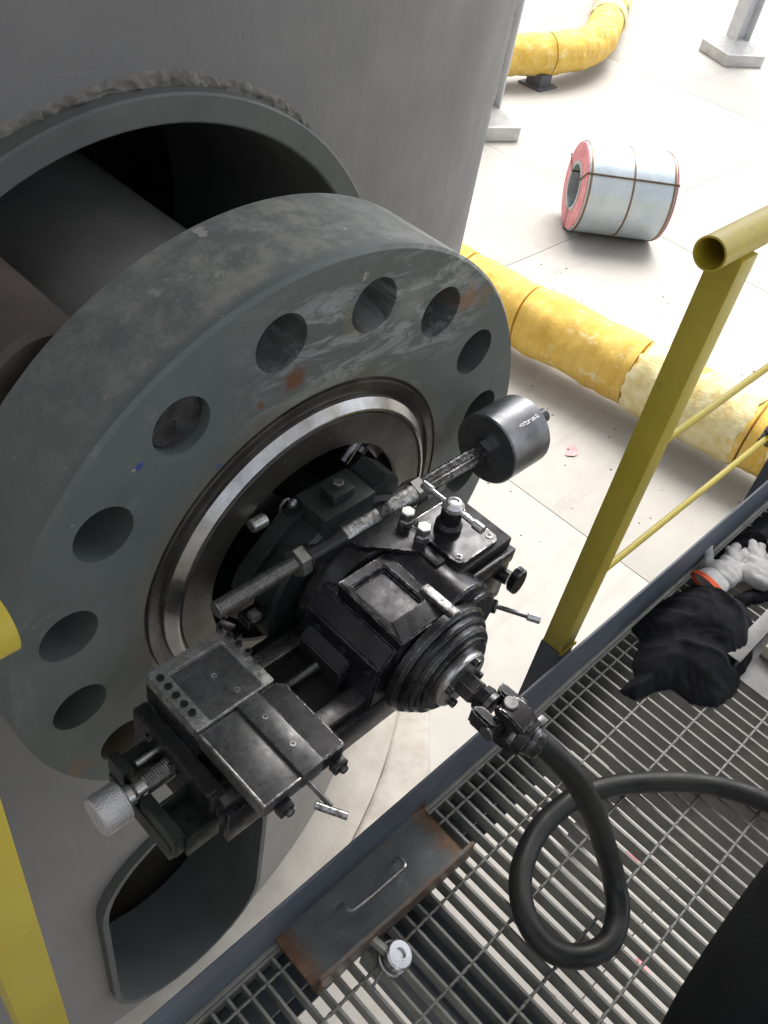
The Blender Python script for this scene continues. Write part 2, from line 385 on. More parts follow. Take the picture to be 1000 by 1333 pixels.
def cut(o, cutter_bm):
    me = bpy.data.meshes.new('cutter'); bmesh.ops.recalc_face_normals(cutter_bm, faces=cutter_bm.faces); cutter_bm.to_mesh(me); cutter_bm.free()
    c = bpy.data.objects.new('cutter', me); COL.objects.link(c); c.parent = o.parent
    md = o.modifiers.new('b', 'BOOLEAN'); md.operation = 'DIFFERENCE'; md.solver = 'EXACT'; md.object = c
    bpy.context.view_layer.update()
    dg = bpy.context.evaluated_depsgraph_get(); nm = bpy.data.meshes.new_from_object(o.evaluated_get(dg))
    o.modifiers.clear(); old = o.data; nm.name = old.name; o.data = nm
    bpy.data.objects.remove(c); bpy.data.meshes.remove(me)
    bm = bmesh.new(); bm.from_mesh(nm)
    for f in bm.faces: f.smooth = True
    for e in bm.edges: e.smooth = not (len(e.link_faces) == 2 and e.calc_face_angle(0) > R(32))
    bm.to_mesh(nm); bm.free()
    return o

GZ = -3.213                         # ground level (platform grating top is z = 0)
AX, AZ = 0.832, 0.324               # flange axis (runs along y)

# ================================================================== GROUND
g = new(); r_ = 450
vs = [g.verts.new((x, y, 0)) for x, y in ((-r_, -r_), (r_, -r_), (r_, r_), (-r_, r_))]; g.faces.new(vs)
ground = tag(link('ground', g, M['joint'], loc=(0, 0, GZ-.02)), kind='structure')
b = new(); box(b, (-2.4965, -2.4965, 0), (2.4965, 2.4965, .02), .002)
slab = link('slab', b, M['ground'], ground); first = True
for i in range(-2, 10):
    for j in range(-2, 10):
        o = slab if first else slab.copy()
        if not first: COL.objects.link(o)
        first = False
        o.location = (2.53+5*i, 2.4+5*j, random.uniform(-.001, .001))
for ch in [c for c in ground.children]: pass

# ================================================================== VESSEL
VC = Vector((AX, 4.34, 0)); VR = 3.04
b = new()
seg = 160
lathe(b, (0, 0, 0), (0, 0, 1), [(VR, 0), (VR, 9.5), (VR-.03, 9.5), (VR-.03, 0)], seg, closed=True)
vroot = empty('tower_vessel', (VC.x, VC.y, GZ), 'huge matte grey cylindrical tower vessel behind the big flange', 'vessel')
shell = link('shell', b, M['vessel'], vroot)
c1 = new(); lathe(c1, (0, -VR-.6, AZ-GZ), (0, 1, 0), [(.60, 0), (.60, 1.2)], 64)
OX, OR = .917-AX, .385              # access opening, obround
OZ0, OZ1 = -4.2+1.537-GZ, -3.45+1.537-GZ
def obround(r, n=14):
    p = []
    for k in range(n+1): a = math.pi*k/n; p.append((OX+r*math.cos(a), OZ1+r*math.sin(a)))
    for k in range(n+1): a = math.pi+math.pi*k/n; p.append((OX+r*math.cos(a), OZ0+r*math.sin(a)))
    return p
prism(c1, obround(OR-.012), -VR-.5, -VR+.6)
cut(shell, c1)
b = new(); lathe(b, (0, 0, 9.5), (0, 0, 1), [(VR-.04, -.02), (VR-.04, .03)], 96); link('top_plate', b, M['vessel'], vroot)
b = new(); lathe(b, (0, 0, 0), (0, 0, 1), [(VR-.2, 0), (VR+.24, 0), (VR+.24, .05), (VR-.2, .05)], 160, closed=True); link('base_ring', b, M['curb'], vroot)
# grout fillet at the foot of the wall
b = new(); lathe(b, (0, 0, 0), (0, 0, 1), [(VR-.01, .05), (VR+.16, .05), (VR+.11, .07), (VR+.045, .09), (VR+.015, .115), (VR-.01, .13)], 160, closed=True); link('grout_fillet', b, M['curb'], vroot)
# sleeve round the nozzle
b = new(); lathe(b, (0, 1.263-VC.y, AZ-GZ), (0, 1, 0), [(.579, .004), (.583, 0), (.625, 0), (.629, .004), (.629, .75), (.579, .75)], 96, closed=True)
M['sleeve_paint'] = simple('grey_green_sleeve_paint', (.09, .10, .095), (.14, .15, .143), 4, (.5, .7), bump=.3, bscale=30, bdist=.004)
sleeve = link('nozzle_sleeve', b, M['sleeve_paint'], vroot)
# access opening sleeve
b = new(); po, pi_ = obround(OR), obround(OR-.024); n = len(po); y0, y1 = -VR-.030, -VR+.36
ring = []
for P, y in ((po, y0), (pi_, y0), (pi_, y1), (po, y1)): ring.append([b.verts.new((p[0], y, p[1])) for p in P])
for i in range(4):
    A, B = ring[i], ring[(i+1) % 4]
    for k in range(n): b.faces.new((A[k], A[(k+1) % n], B[(k+1) % n], B[k]))
link('access_opening_frame', b, M['frame_paint'], vroot)
# rough cement band packed round the top of the sleeve
b = new(); NA, NB = 520, 9
rows = []
for i in range(NA+1):
    a = R(20+150*i/NA); ca, sa = math.cos(a), math.sin(a)
    row = []
    for j in range(NB+1):
        t = j/NB; th = .014*math.sin(math.pi*min(1, t*1.0))**.7 if 0 < t < 1 else 0
        wv = .008+.016*(1+noise.noise(Vector((a*3.1, 2.2, 0))))*.8+.004*noise.noise(Vector((a*60, .2, 0)))
        rad = .628 + t*wv
        x = rad*ca; z = rad*sa
        ysurf = -math.sqrt(VR*VR-x*x)
        k = noise.fractal(Vector((x*60, z*60, 3)), 1, 2, 4)
        y = ysurf - .007*math.sin(math.pi*min(1, t+.2))*(.6+2.2*max(-.3, k)) + (.006 if j == NB else 0)
        if j == 0: y = ysurf-.006-.004*k
        row.append(b.verts.new((x+.002*k, y, z+AZ-GZ+.002*k)))
    rows.append(row)
for i in range(NA):
    for j in range(NB): b.faces.new((rows[i][j], rows[i+1][j], rows[i+1][j+1], rows[i][j+1]))
link('cement_packing', b, M['cement'], vroot, sharp=180)
# concrete curb strip in front of the vessel
b = new()
A = [(2.85, 1.76), (2.374, 1.446), (1.9, 1.235)]; B = [(3.0, 1.63), (2.638, 1.289), (2.35, 1.09)]
b = new(); N = 50; rows = []
for i in range(N+1):
    t = i/N*2; k = min(1, int(t)); f = t-k
    pa = Vector(A[k]).lerp(Vector(A[k+1]), f); pb = Vector(B[k]).lerp(Vector(B[k+1]), f); row = []
    for j in range(13):
        s = j/12; p = pa.lerp(pb, s); e = .012*noise.noise(Vector((p.x*14, p.y*14, 0)))
        z = 0 if j in (0, 12) else .035+.004*noise.fractal(Vector((p.x*18, p.y*18, 5)), 1, 2, 3)-(.012*max(0, noise.noise(Vector((p.x*30, p.y*30, 1)))) if j in (1, 2, 3, 10, 11) else 0)
        row.append(b.verts.new((p.x+e, p.y+e, z)))
    rows.append(row)
for i in range(N):
    for j in range(12): b.faces.new((rows[i][j], rows[i+1][j], rows[i+1][j+1], rows[i][j+1]))
tag(link('concrete_strip', b, M['curb'], loc=(0, 0, GZ+.002), sharp=180), 'rough pale concrete strip on the floor leading away from the vessel foot', 'concrete strip')

# ================================================================== UNSEEN ROOF AND SIDE WALL (added only to shade the work place)
b = new(); box(b, (-4.0, -12.0, 9.5), (10.4, 4.0, 9.62))
dk = link('added_shade_roof', b, M['white_paint']); tag(dk, 'unseen pale roof added high above the vessel and platform to shade them', 'roof')
b = new()
for k in range(9): box(b, (-3.9, -11.9+1.95*k, 9.2), (10.3, -11.7+1.95*k, 9.498))
link('added_shade_roof_beam', b, M['white_paint'], dk)
b = new(); box(b, (-9.0, -14, GZ), (-8.75, 9, 9.0)); tag(link('added_shade_wall', b, M['vessel']), 'unseen plain grey wall added left of the platform to block side light', 'wall')

# ================================================================== FLANGE (nozzle)
FY = .8
fl = empty('pipe_flange', (AX, FY, AZ), 'massive grey green round steel flange with a ring of large bolt holes', 'flange')
b = new()
lathe(b, (0, 0, 0), (0, 1, 0), [(.345, 0), (.570, 0), (.576, .006), (.576, .186), (.570, .192), (.36, .192), (.345, .18)], 160, closed=True)
body = link('flange_body', b, M['flange'], fl)
c1 = new()
for k in range(16):
    a = R(11.25+22.5*k); p = (.4775*math.cos(a), -.05, .4775*math.sin(a))
    cyl(c1, p, (p[0], .3, p[2]), .048, 40)
cut(body, c1)
# machined raised ring, recess and bore
b = new()
lathe(b, (0, 0, 0), (0, 1, 0), [(.3455, .03), (.3455, .003), (.338, .004), (.336, -.002), (.322, -.002), (.320, .004), (.309, .004), (.307, .000), (.303, -.005), (.291, -.016),
     (.288, -.0165), (.286, -.013), (.283, -.013), (.281, -.0165), (.222, -.0165), (.218, -.012), (.218, .19), (.3455, .19)], 160, closed=True)
link('machined_face', b, M['turned'], fl, sharp=12)
b = new(); lathe(b, (0, .192, 0), (0, 1, 0), [(.40, -.004), (.40, .03), (.37, .10), (.335, .2), (.335, 2.2), (.25, 2.2), (.25, -.004)], 96, closed=True); link('neck', b, M['neck'], fl)
b = new(); lathe(b, (0, 0, 0), (0, 1, 0), [(.3085, .002), (.3075, -.004), (.2925, -.0178), (.288, -.0182), (.288, .002)], 200, closed=True); link('chamfer', b, M['chamfer'], fl, sharp=12)
# plug in one bolt hole
b = new(); a = R(123.75); px, pz = .4775*math.cos(a), .4775*math.sin(a)
lathe(b, (px, .012, pz), (0, 1, 0), [(.0025, .0), (.0035, .003), (.012, .0035), (.0435, .004), (.0455, .008), (.0455, .16)], 40)
link('stud_end', b, M['steel_dark'], fl)
# pipes crossing the gap in the sleeve
for (x, z, r, mt, lab) in ((-.34, .35, .10, 'rustpipe', 'brown primed round bar beside the flange neck, in the vessel opening'),
                           (-.52, .12, .09, 'rustpipe', 'lower brown pipe in the vessel opening, nearest the photo edge')):
    b = new(); lathe(b, (0, 0, 0), (0, 1, 0), [(r*.6, 0), (r*.92, .0), (r, .01), (r, 1.9), (r*.6, 1.9)], 40, closed=True)
    tag(link('pipe', b, M[mt], loc=(AX+x, 1.02, AZ+z)), lab, 'pipe')

# ================================================================== FLANGE FACING MACHINE
MY = .75
mach = empty('flange_facing_machine', (AX, MY, AZ), 'oily black flange facing machine clamped in the bore of the big flange', 'machine')
def P(name, bm, mt, parent=None):
    for v in bm.verts: v.co.y -= MY
    return link(name, bm, M[mt] if isinstance(mt, str) else mt, parent or mach)
# --- clamping hub and jaws in the bore
b = new(); lathe(b, (0, .70, 0), (0, 1, 0), [(.10, 0), (.125, .01), (.125, .05), (.115, .06), (.115, .26), (.06, .28)], 48); P('clamping_hub', b, 'black_dull')
for k in range(4):
    a = R(38+90*k); ca, sa = math.cos(a), math.sin(a); m3 = Matrix.Rotation(-a, 3, 'Y')
    b = new(); box(b, (.06, .80, -.035), (.19, .88, .035), .004)
    for v in b.verts: v.co = Matrix.Rotation(-a, 3, 'Y') @ v.co
    jw = P('clamping_jaw', b, 'black_dull')
    b = new(); cyl(b, (.16*ca, .835, .16*sa), (.217*ca, .835, .217*sa), .014, 16, .002); P('jaw_screw', b, 'steel_dark', jw)
    b = new(); box(b, (.203, .81, -.03), (.2175, .86, .03), .003)
    for v in b.verts: v.co = m3 @ v.co
    P('jaw_pad', b, 'steel_dark', jw)
# --- bracket arms in front of the hub
b = new(); prism(b, [(-.20, .045), (-.185, .085), (-.105, .165), (-.06, .175), (-.05, .10), (-.10, .02)], .735, .765, bev=.003); P('mounting_bracket', b, 'bracket_green')
b = new(); box(b, (-.075, .69, .12), (.045, .765, .185), .005); br = P('mounting_bracket', b, 'bracket_green')
b = new(); box(b, (-.078, .684, .185), (.02, .757, .193), .002); P('cover_plate', b, 'bracket_green', br)
b = new(); box(b, (-.045, .70, .193), (.0, .735, .212), .003); P('clamp_block', b, 'bracket_green', br)
b = new(); hexbolt(b, (-.02, .72, .212), (0, 0, 1), .010, .009); P('hex_bolt', b, 'steel_dark', br)
b = new(); prism(b, [(.045, .10), (.045, .185), (.075, .20), (.115, .17), (.12, .11)], .70, .76, bev=.004); P('mounting_bracket', b, 'bracket_green')
b = new(); cyl(b, (-.02, .755, .17), (-.02, .70, .17), .0, 8) if False else cyl(b, (.06, .79, .17), (.125, .80, .225), .011, 16, .002); P('jaw_lever', b, 'steel_dark')
b = new(); cyl(b, (-.155, .772, .155), (-.125, .772, .155), .012, 18, .002); P('jaw_lever', b, 'steel')
b = new(); tube(b, spline([(-.10, .765, .15), (-.102, .762, .18), (-.092, .76, .19), (-.086, .76, .175), (-.094, .758, .14)], 6), .003, 8); P('oil_pipe', b, 'steel_dark')
b = new(); lathe(b, (-.088, .755, .185), (.1, -1, .2), [(.004, 0), (.009, .002), (.009, .008), (.004, .012)], 14); P('grease_nipple', b, 'steel_dark')
b = new(); lathe(b, (0, .69, 0), (0, 1, 0), [(.10, .0), (.165, .0), (.172, .006), (.172, .045), (.10, .045)], 64, closed=True); P('bearing_ring', b, 'bracket_green')
b = new(); box(b, (-.21, .70, .0), (-.165, .73, .02), .003); br = P('stop_bar', b, 'black')
b = new(); box(b, (-.205, .694, .02), (-.188, .712, .036), .003); P('stop_block', b, 'zinc', br)
# --- rotating arm disc and drum
b = new(); lathe(b, (0, .658, 0), (0, 1, 0), [(.08, -.030), (.105, -.030), (.116, -.022), (.121, -.012), (.123, .02), (.118, .03), (.08, .03)], 96, closed=True); P('rotating_disc', b, 'black')
b = new(); lathe(b, (0, .60, 0), (0, -1, 0), [(.097, -.03), (.097, .03), (.097, .045), (.097, .11), (.105, .126), (.1115, .130), (.1115, .142), (.107, .148)], 80); drum = P('gear_housing', b, 'black_worn')
b = new(); lathe(b, (0, .452, 0), (0, -1, 0), [(.100, -.002), (.100, .010), (.096, .014)], 72); P('front_cap', b, 'black', drum)
b = new(); lathe(b, (0, .438, 0), (0, -1, 0), [(.091, -.002), (.090, .008), (.086, .013)], 64); P('front_cap', b, 'black_worn', drum)
b = new(); lathe(b, (0, .425, 0), (0, -1, 0), [(.077, -.002), (.076, .006), (.070, .010)], 64); P('front_cap', b, 'black', drum)
b = new(); lathe(b, (0, .415, 0), (0, -1, 0), [(.056, -.002), (.056, .009), (.053, .012), (.03, .012)], 56); P('bearing_cover', b, 'steel', drum)
for k in range(4):
    a = R(68+90*k)
    b = new(); lathe(b, (.045*math.cos(a), .404, .045*math.sin(a)), (0, -1, 0), [(.008, 0), (.008, .010), (.0045, .010), (.0045, .005)], 14); P('socket_screw', b, 'black_worn')
# --- flat topped gear box saddle with the window pocket
b = new()
X0, X1, Y0, Y1, Z1 = -.096, .016, .474, .622, .116
x0, x1, y0, y1, zb = -.083, -.008, .512, .603, .101
o_ = [(X0, Y0), (X1, Y0), (X1, Y1), (X0, Y1)]; i_ = [(x0, y0), (x1, y0), (x1, y1), (x0, y1)]
bot = [b.verts.new((*p, -.02)) for p in o_]; top = [b.verts.new((*p, Z1-(.012 if p[1] == Y0 else 0))) for p in o_]
it = [b.verts.new((*p, Z1-.004)) for p in i_]; ib = [b.verts.new((*p, zb)) for p in i_]
b.faces.new(bot); b.faces.new(ib)
for k in range(4):
    q = (k+1) % 4
    b.faces.new((bot[k], bot[q], top[q], top[k])); b.faces.new((top[k], top[q], it[q], it[k])); b.faces.new((it[k], it[q], ib[q], ib[k]))
bmesh.ops.bevel(b, geom=b.edges[:], offset=.0028, segments=3, affect='EDGES')
sad = P('gearbox_saddle', b, 'black')
b = new(); prism(b, [(-.098, .085), (-.128, .052), (-.138, -.07), (.03, -.07), (.03, .085)], .480, .655, bev=.004); P('saddle_base', b, 'black')
b = new(); prism(b, [(-.128, .020), (-.150, .0), (-.150, -.06), (-.128, -.06)], .540, .640, bev=.003); P('side_rib', b, 'black_dull')
for y_, z_ in ((.50, .03), (.56, .03), (.62, .03), (.50, -.04), (.62, -.04)):
    b = new(); lathe(b, (-.130, y_, z_), (-1, 0, .12), [(.007, -.004), (.007, .004), (.004, .004), (.004, .001)], 14); P('socket_screw', b, 'black_worn')
b = new(); box(b, (.000, .456, .106), (.018, .530, .1185), .003); P('wear_strip', b, 'steel_worn', sad)
b = new(); lathe(b, (.058, .475, .052), (0, 1, 0), [(.066, -.0), (.07, .004), (.07, .15)], 48); P('side_drum', b, 'black_worn')
b = new(); lathe(b, (.078, .463, .028), (0, 1, 0), [(.060, -.0), (.066, .004), (.066, .012)], 48); P('side_flange', b, 'black_worn')
# --- feed box on the right
b = new(); box(b, (.072, .500, -.035), (.222, .66, .095), .005); fb = P('feed_box', b, 'black')
b = new(); box(b, (.085, .494, .072), (.214, .502, .103), .002); P('front_strip', b, 'black_worn', fb)
b = new(); box(b, (.078, .508, .095), (.214, .665, .120), .004); P('upper_block', b, 'black_dull', fb)
b = new(); prism(b, [(.088, .516), (.176, .516), (.184, .524), (.184, .630), (.176, .638), (.088, .638), (.080, .630), (.080, .524)], .120, .131, 'z', .0012); cp = P('cover_plate', b, 'black_worn', fb)
for x, y in ((.092, .530), (.172, .530), (.172, .624), (.092, .624)):
    b = new(); lathe(b, (x, y, .129), (0, 0, 1), [(.0065, 0), (.0065, .0035), (.0035, .0035), (.0035, .001)], 16); P('socket_screw', b, 'black_worn', cp)
b = new(); lathe(b, (.128, .588, .131), (0, 0, 1), [(.024, 0), (.024, .012), (.019, .018), (.018, .040), (.021, .044)], 32); P('knob_post', b, 'black')
b = new(); lathe(b, (.128, .588, .174), (0, 0, 1), [(.010, -.004), (.016, .0), (.019, .006), (.018, .013), (.012, .020), (.0075, .021), (.007, .018)], 28); P('knob_ball', b, 'steel')
b = new(); lathe(b, (.128, .520, .180), (0, 1, 0), [(.005, 0), (.0085, .001), (.0085, .020), (.0052, .022), (.005, .056), (.005, .080), (.0052, .116), (.0085, .118), (.0085, .138), (.005, .139)], 20); P('tee_bar', b, 'steel')
b = new(); lathe(b, (.205, .502, .035), (.25, -1, 0), [(.014, 0), (.014, .016)], 20); P('cam_shaft', b, 'black_worn')
b = new(); prism(b, [(.012*math.cos(a)*1.6+.208, .045+.030*math.sin(a)) for a in [2*math.pi*k/20 for k in range(20)]], .462, .478, bev=.002); P('cam', b, 'black_worn')
b = new(); cyl(b, (.150, .50, .00), (.165, .468, .004), .013, 20, .002); P('lever_boss', b, 'black_worn')
b = new(); tube(b, [(.160, .480, .004), (.196, .415, .004)], .0045, 10); ll = P('feed_lever', b, 'steel_dark')
b = new(); cyl(b, (.193, .420, .004), (.205, .399, .004), .0075, 12, .001); P('lever_tip', b, 'steel', ll)
b = new(); box(b, (.05, .54, .085), (.072, .60, .128), .004); P('side_lug', b, 'black')
# --- triangular bracket plate with two hex bolts
b = new(); prism(b, [(-.035, .680), (-.022, .648), (.040, .588), (.056, .580), (.082, .588), (.090, .62), (.090, .69)], .122, .130, 'z', .0012); bp = P('bracket_plate', b, 'black')
for x, y in ((.072, .598), (.076, .640)):
    b = new(); hexbolt(b, (x, y, .130), (0, 0, 1), .0125, .012); P('hex_nut', b, 'steel_worn', bp)
    b = new(); lathe(b, (x, y, .142), (0, 0, 1), [(.008, 0), (.008, .008)], 14); P('bolt_shank', b, 'thread', bp)
    b = new(); hexbolt(b, (x, y, .150), (0, 0, 1), .0135, .011, phase=.1); P('hex_bolt', b, 'zinc', bp)
# --- counterweight bar
BY, BZ = .693, .118
b = new(); thread(b, (-.285, BY, BZ), (-.105, BY, BZ), .0145, .0046, 24, .002); P('threaded_bar', b, 'thread')
b = new(); hexbolt(b, (-.128, BY, BZ), (1, 0, 0), .027, .022); P('hex_nut', b, 'zinc')
b = new(); cyl(b, (-.106, BY, BZ), (-.028, BY, BZ), .0235, 32, .002); P('bar_sleeve', b, 'black')
b = new(); cyl(b, (-.028, BY, BZ), (.052, BY, BZ), .025, 32, .002); P('bar_sleeve', b, 'steel_worn')
b = new(); thread(b, (.052, BY, BZ), (.076, BY, BZ), .0265, .0045, 28, .002); P('threaded_collar', b, 'black_worn')
b = new(); cyl(b, (.076, BY, BZ), (.146, BY, BZ), .0235, 32, .002); P('bar_sleeve', b, 'steel_worn')
b = new(); hexbolt(b, (.146, BY, BZ), (1, 0, 0), .027, .026); P('hex_nut', b, 'zinc')
b = new(); pr = []
for k in range(40): a = math.pi*2*k/40; pr.append((BY+(.0155+(.0016 if k % 2 else 0))*math.cos(a), BZ+(.0155+(.0016 if k % 2 else 0))*math.sin(a)))
prism(b, pr, .172, .345, 'x'); P('splined_bar', b, 'black_worn')
b = new(); hexbolt(b, (.338, BY, BZ), (1, 0, 0), .025, .020); P('hex_nut', b, 'thread')
b = new(); lathe(b, (.356, BY, BZ), (1, 0, 0), [(.02, .0), (.0695, 0), (.0725, .003), (.0725, .109), (.0695, .112), (.016, .112)], 72); cw = P('counterweight', b, 'weight')
b = new()
for k in range(26):
    a = R(62+random.uniform(-9, 9)); x_ = .395+random.uniform(0, .055); q_ = Vector((x_, BY-.0727*math.sin(a)*.55-.0*1, BZ+.0727*math.sqrt(1-(math.sin(a)*.55)**2)))
    box(b, q_-Vector((.0035, .0008, .0004)), q_+Vector((.0035, .0008, .0003)))
tag(P('scratch_marks', b, 'steel_dark', cw), kind='stuff')
b = new(); cyl(b, (.466, BY, BZ), (.545, BY, BZ), .015, 24, .002); P('bar_end', b, 'black_worn')
# pillow block that carries the bar
b = new(); box(b, (-.09, .672, .03), (.10, .712, .10), .004); P('bar_mount', b, 'black_dull')
# --- tool slide arm with two rails
b = new(); box(b, (-.425, .50, -.105), (.02, .70, -.050), .004); arm = P('slide_arm', b, 'black_dull')
for y0_, y1_ in ((.640, .672), (.490, .524)):
    b = new(); box(b, (-.42, y0_, -.052), (-.02, y1_, -.026), .003); P('slide_rail', b, 'steel_dark', arm)
b = new(); box(b, (-.42, .478, -.125), (.03, .490, -.045), .003); P('arm_side', b, 'black', arm)
b = new(); thread(b, (-.42, .592, -.030), (-.09, .592, -.030), .008, .0036, 14, .0014); P('lead_screw', b, 'thread', arm)
b = new(); tube(b, [(-.26, .70, .00), (-.21, .72, -.03)], .004, 8); P('stop_pin', b, 'steel_dark', arm)
# --- compound plate on the slide
b = new(); box(b, (-.405, .575, -.024), (-.262, .705, .022), .003); car = P('carriage', b, 'black')
def frame_plate(name, X0, X1, Y0, Y1, x0, x1, y0, y1, zt, zf, zbt, mt, par):
    b = new(); O = [(X0, Y0), (X1, Y0), (X1, Y1), (X0, Y1)]; I = [(x0, y0), (x1, y0), (x1, y1), (x0, y1)]
    A = [b.verts.new((*p, zbt)) for p in O]; T = [b.verts.new((*p, zt)) for p in O]; J = [b.verts.new((*p, zt)) for p in I]; K = [b.verts.new((*p, zf)) for p in I]
    b.faces.new(A); b.faces.new(K)
    for k in range(4):
        q = (k+1) % 4; b.faces.new((A[k], A[q], T[q], T[k])); b.faces.new((T[k], T[q], J[q], J[k])); b.faces.new((J[k], J[q], K[q], K[k]))
    bmesh.ops.bevel(b, geom=b.edges[:], offset=.0012, segments=2, affect='EDGES')
    return P(name, b, mt, par)
tp = frame_plate('top_plate', -.405, -.262, .575, .703, -.380, -.281, .578, .682, .050, .043, .024, 'rim', car)
b = new(); box(b, (-.3795, .5785, .040), (-.2815, .6815, .0445), 0); P('plate_inlay', b, 'black_scuffed', tp)
b = new(); box(b, (-.405, .425, .010), (-.334, .574, .041), .0025); lp = P('side_plate', b, 'black_scuffed', car)
b = new(); box(b, (-.405, .425, .041), (-.401, .572, .0445), .001); P('plate_lip', b, 'steel_worn', lp)
b = new(); box(b, (-.401, .425, .041), (-.336, .4285, .0445), .001); P('plate_lip', b, 'steel_worn', lp)
b = new(); box(b, (-.3335, .425, .010), (-.295, .5785, .0485), .002); P('centre_strip', b, 'black_scuffed', car)
b = new(); prism(b, [(-.2945, .427), (-.250, .427), (-.250, .562), (-.262, .574), (-.2945, .574)], .008, .043, 'z', .002); P('side_plate', b, 'black_worn', car)
for x, y in ((-.326, .640), (-.315, .598), (-.314, .533), (-.312, .473)):
    z = .0445 if y > .58 else .0485
    b = new(); lathe(b, (x, y, z-.001), (0, 0, 1), [(.0048, 0), (.0048, .0022), (.0022, .0022), (.0022, .0006)], 14); P('set_screw', b, 'steel', tp)
for k in range(5):
    b = new(); lathe(b, (-.3925, .683-.0195*k, .0492), (0, 0, 1), [(.0062, 0), (.0062, .0022), (.0042, .0022), (.0042, .0012)], 14); P('socket_screw', b, 'hole', tp)
    b = new(); lathe(b, (-.268+.002*k, .702-.021*k, .0492), (0, 0, 1), [(.0062, 0), (.0062, .006), (.0038, .006), (.0038, .001)], 14); P('socket_screw', b, 'black_worn', tp)
for x in (-.372, -.268):
    b = new(); box(b, (x-.012, .410, .004), (x+.012, .426, .024), .002); P('clamp_lug', b, 'black', car)
    b = new(); hexbolt(b, (x+.002, .412, .012), (0, -1, 0), .007, .008); P('hex_bolt', b, 'steel_dark', car)
b = new(); cyl(b, (-.322, .430, .018), (-.3185, .377, .010), .0042, 12, .0005); tl = P('clamp_lever', b, 'steel_dark', car)
b = new(); cyl(b, (-.3340, .395, .008), (-.3090, .352, .006), .0060, 14, .001); P('lever_handle', b, 'steel_worn', tl)
# --- side apron of the carriage
b = new(); prism(b, [(.505, -.02), (.705, -.02), (.705, -.13), (.56, -.14), (.505, -.12)], -.432, -.405, 'x', .003); ap = P('apron', b, 'black_dull', None)
b = new(); box(b, (-.434, .512, -.022), (-.404, .520, -.017), .001); P('apron_edge', b, 'black_worn', ap)
for y, z in ((.66, -.045), (.60, -.05), (.63, -.09)):
    b = new(); hexbolt(b, (-.432, y, z), (-1, 0, 0), .008, .006); P('hex_bolt', b, 'black_worn', ap)
# --- screw bracket and knurled handwheel
b = new(); box(b, (-.497, .632, -.115), (-.478, .675, -.048), .003); sb = P('end_plate', b, 'bracket_green')
b = new(); box(b, (-.497, .505, -.115), (-.478, .592, -.060), .003); P('end_plate', b, 'bracket_green')
b = new(); box(b, (-.500, .515, -.135), (-.478, .672, -.092), .003); P('end_plate', b, 'bracket_green')
b = new(); box(b, (-.478, .636, -.100), (-.425, .676, -.072), .003); P('foot_plate', b, 'bracket_green', None)
b = new(); box(b, (-.478, .505, -.118), (-.425, .560, -.090), .003); P('foot_plate', b, 'bracket_green', None)
b = new(); box(b, (-.478, .500, -.125), (-.42, .506, -.075), .001); P('side_cheek', b, 'bracket_green', None)
b = new(); box(b, (-.478, .562, -.125), (-.42, .568, -.060), .001); P('side_cheek', b, 'bracket_green', None)
for x, y, z in ((-.448, .656, -.072), (-.450, .532, -.090)):
    b = new(); lathe(b, (x, y, z-.001), (0, 0, 1), [(.0065, 0), (.0065, .0018)], 16); P('socket_screw', b, 'hole', None)
b = new(); thread(b, (-.478, .607, -.062), (-.405, .607, -.062), .017, .0045, 24, .0018); P('feed_screw', b, 'thread')
b = new(); cyl(b, (-.47, .640, -.055), (-.40, .640, -.055), .005, 14); P('guide_rod', b, 'steel')
b = new(); lathe(b, (-.520, .607, -.062), (1, 0, 0), [(.016, 0), (.016, .020), (.012, .026), (.012, .05)], 28); P('dial_collar', b, 'steel')
b = new(); pr = [(.010, 0.0), (.027, 0.0)]; lathe(b, (-.560, .607, -.062), (1, 0, 0), [(.006, .004), (.006, 0), (.029, 0), (.032, .003), (.032, .044), (.029, .047)], 64)
kn = NT('knurled_steel'); vo = kn.n('ShaderNodeTexVoronoi'); vo.inputs['Scale'].default_value = 420
kn.l(kn.co.outputs['Object'], vo.inputs['Vector']); kn.set(Base_Color=(.62, .62, .63), Metallic=.8, Roughness=.4); kn.bump(vo.outputs['Distance'], .8, .0015)
P('knurled_handwheel', b, kn.m)
# --- drive coupling: square shaft, yoke, cross, yoke
b = new(); hexbolt(b, (0, .405, 0), (0, -1, 0), .023, .038, phase=.2); P('drive_hex', b, 'black_worn')
b = new(); lathe(b, (0, .367, 0), (0, -1, 0), [(.016, 0), (.024, .003), (.026, .016), (.022, .022)], 8); uj = P('universal_joint', b, 'black')
b = new(); lathe(b, (0, .350, 0), (0, -1, 0), [(.02, 0), (.024, .003), (.024, .012), (.018, .014)], 28); P('joint_collar', b, 'steel_dark', uj)
for s in (-1, 1):
    b = new()
    pr = [(.356, .036*s), (.350, .042*s), (.312, .043*s), (.300, .036*s), (.299, .022*s), (.345, .020*s)]
    prism(b, [(p[1], p[0]) for p in pr], -.019, .019, 'z', .004); P('yoke_arm', b, 'black', uj)
    b = new(); prism(b, [(.266, .036*s), (.300, .042*s), (.316, .040*s), (.326, .030*s), (.324, .020*s), (.27, .016*s)], -.022, .022, 'x', .003); P('yoke_arm', b, 'black_worn', uj)
b = new(); lathe(b, (-.047, .312, 0), (1, 0, 0), [(.012, 0), (.013, .002), (.013, .092), (.012, .094)], 20); cyl(b, (0, .312, -.046), (0, .312, .046), .013, 20, .002); P('joint_cross', b, 'steel_dark', uj)
b = new(); lathe(b, (0, .276, 0), (.12, -1, -.1), [(.014, -.004), (.032, .0), (.033, .016), (.024, .018), (.023, .026)], 30); P('coupling_end', b, 'black_worn', uj)

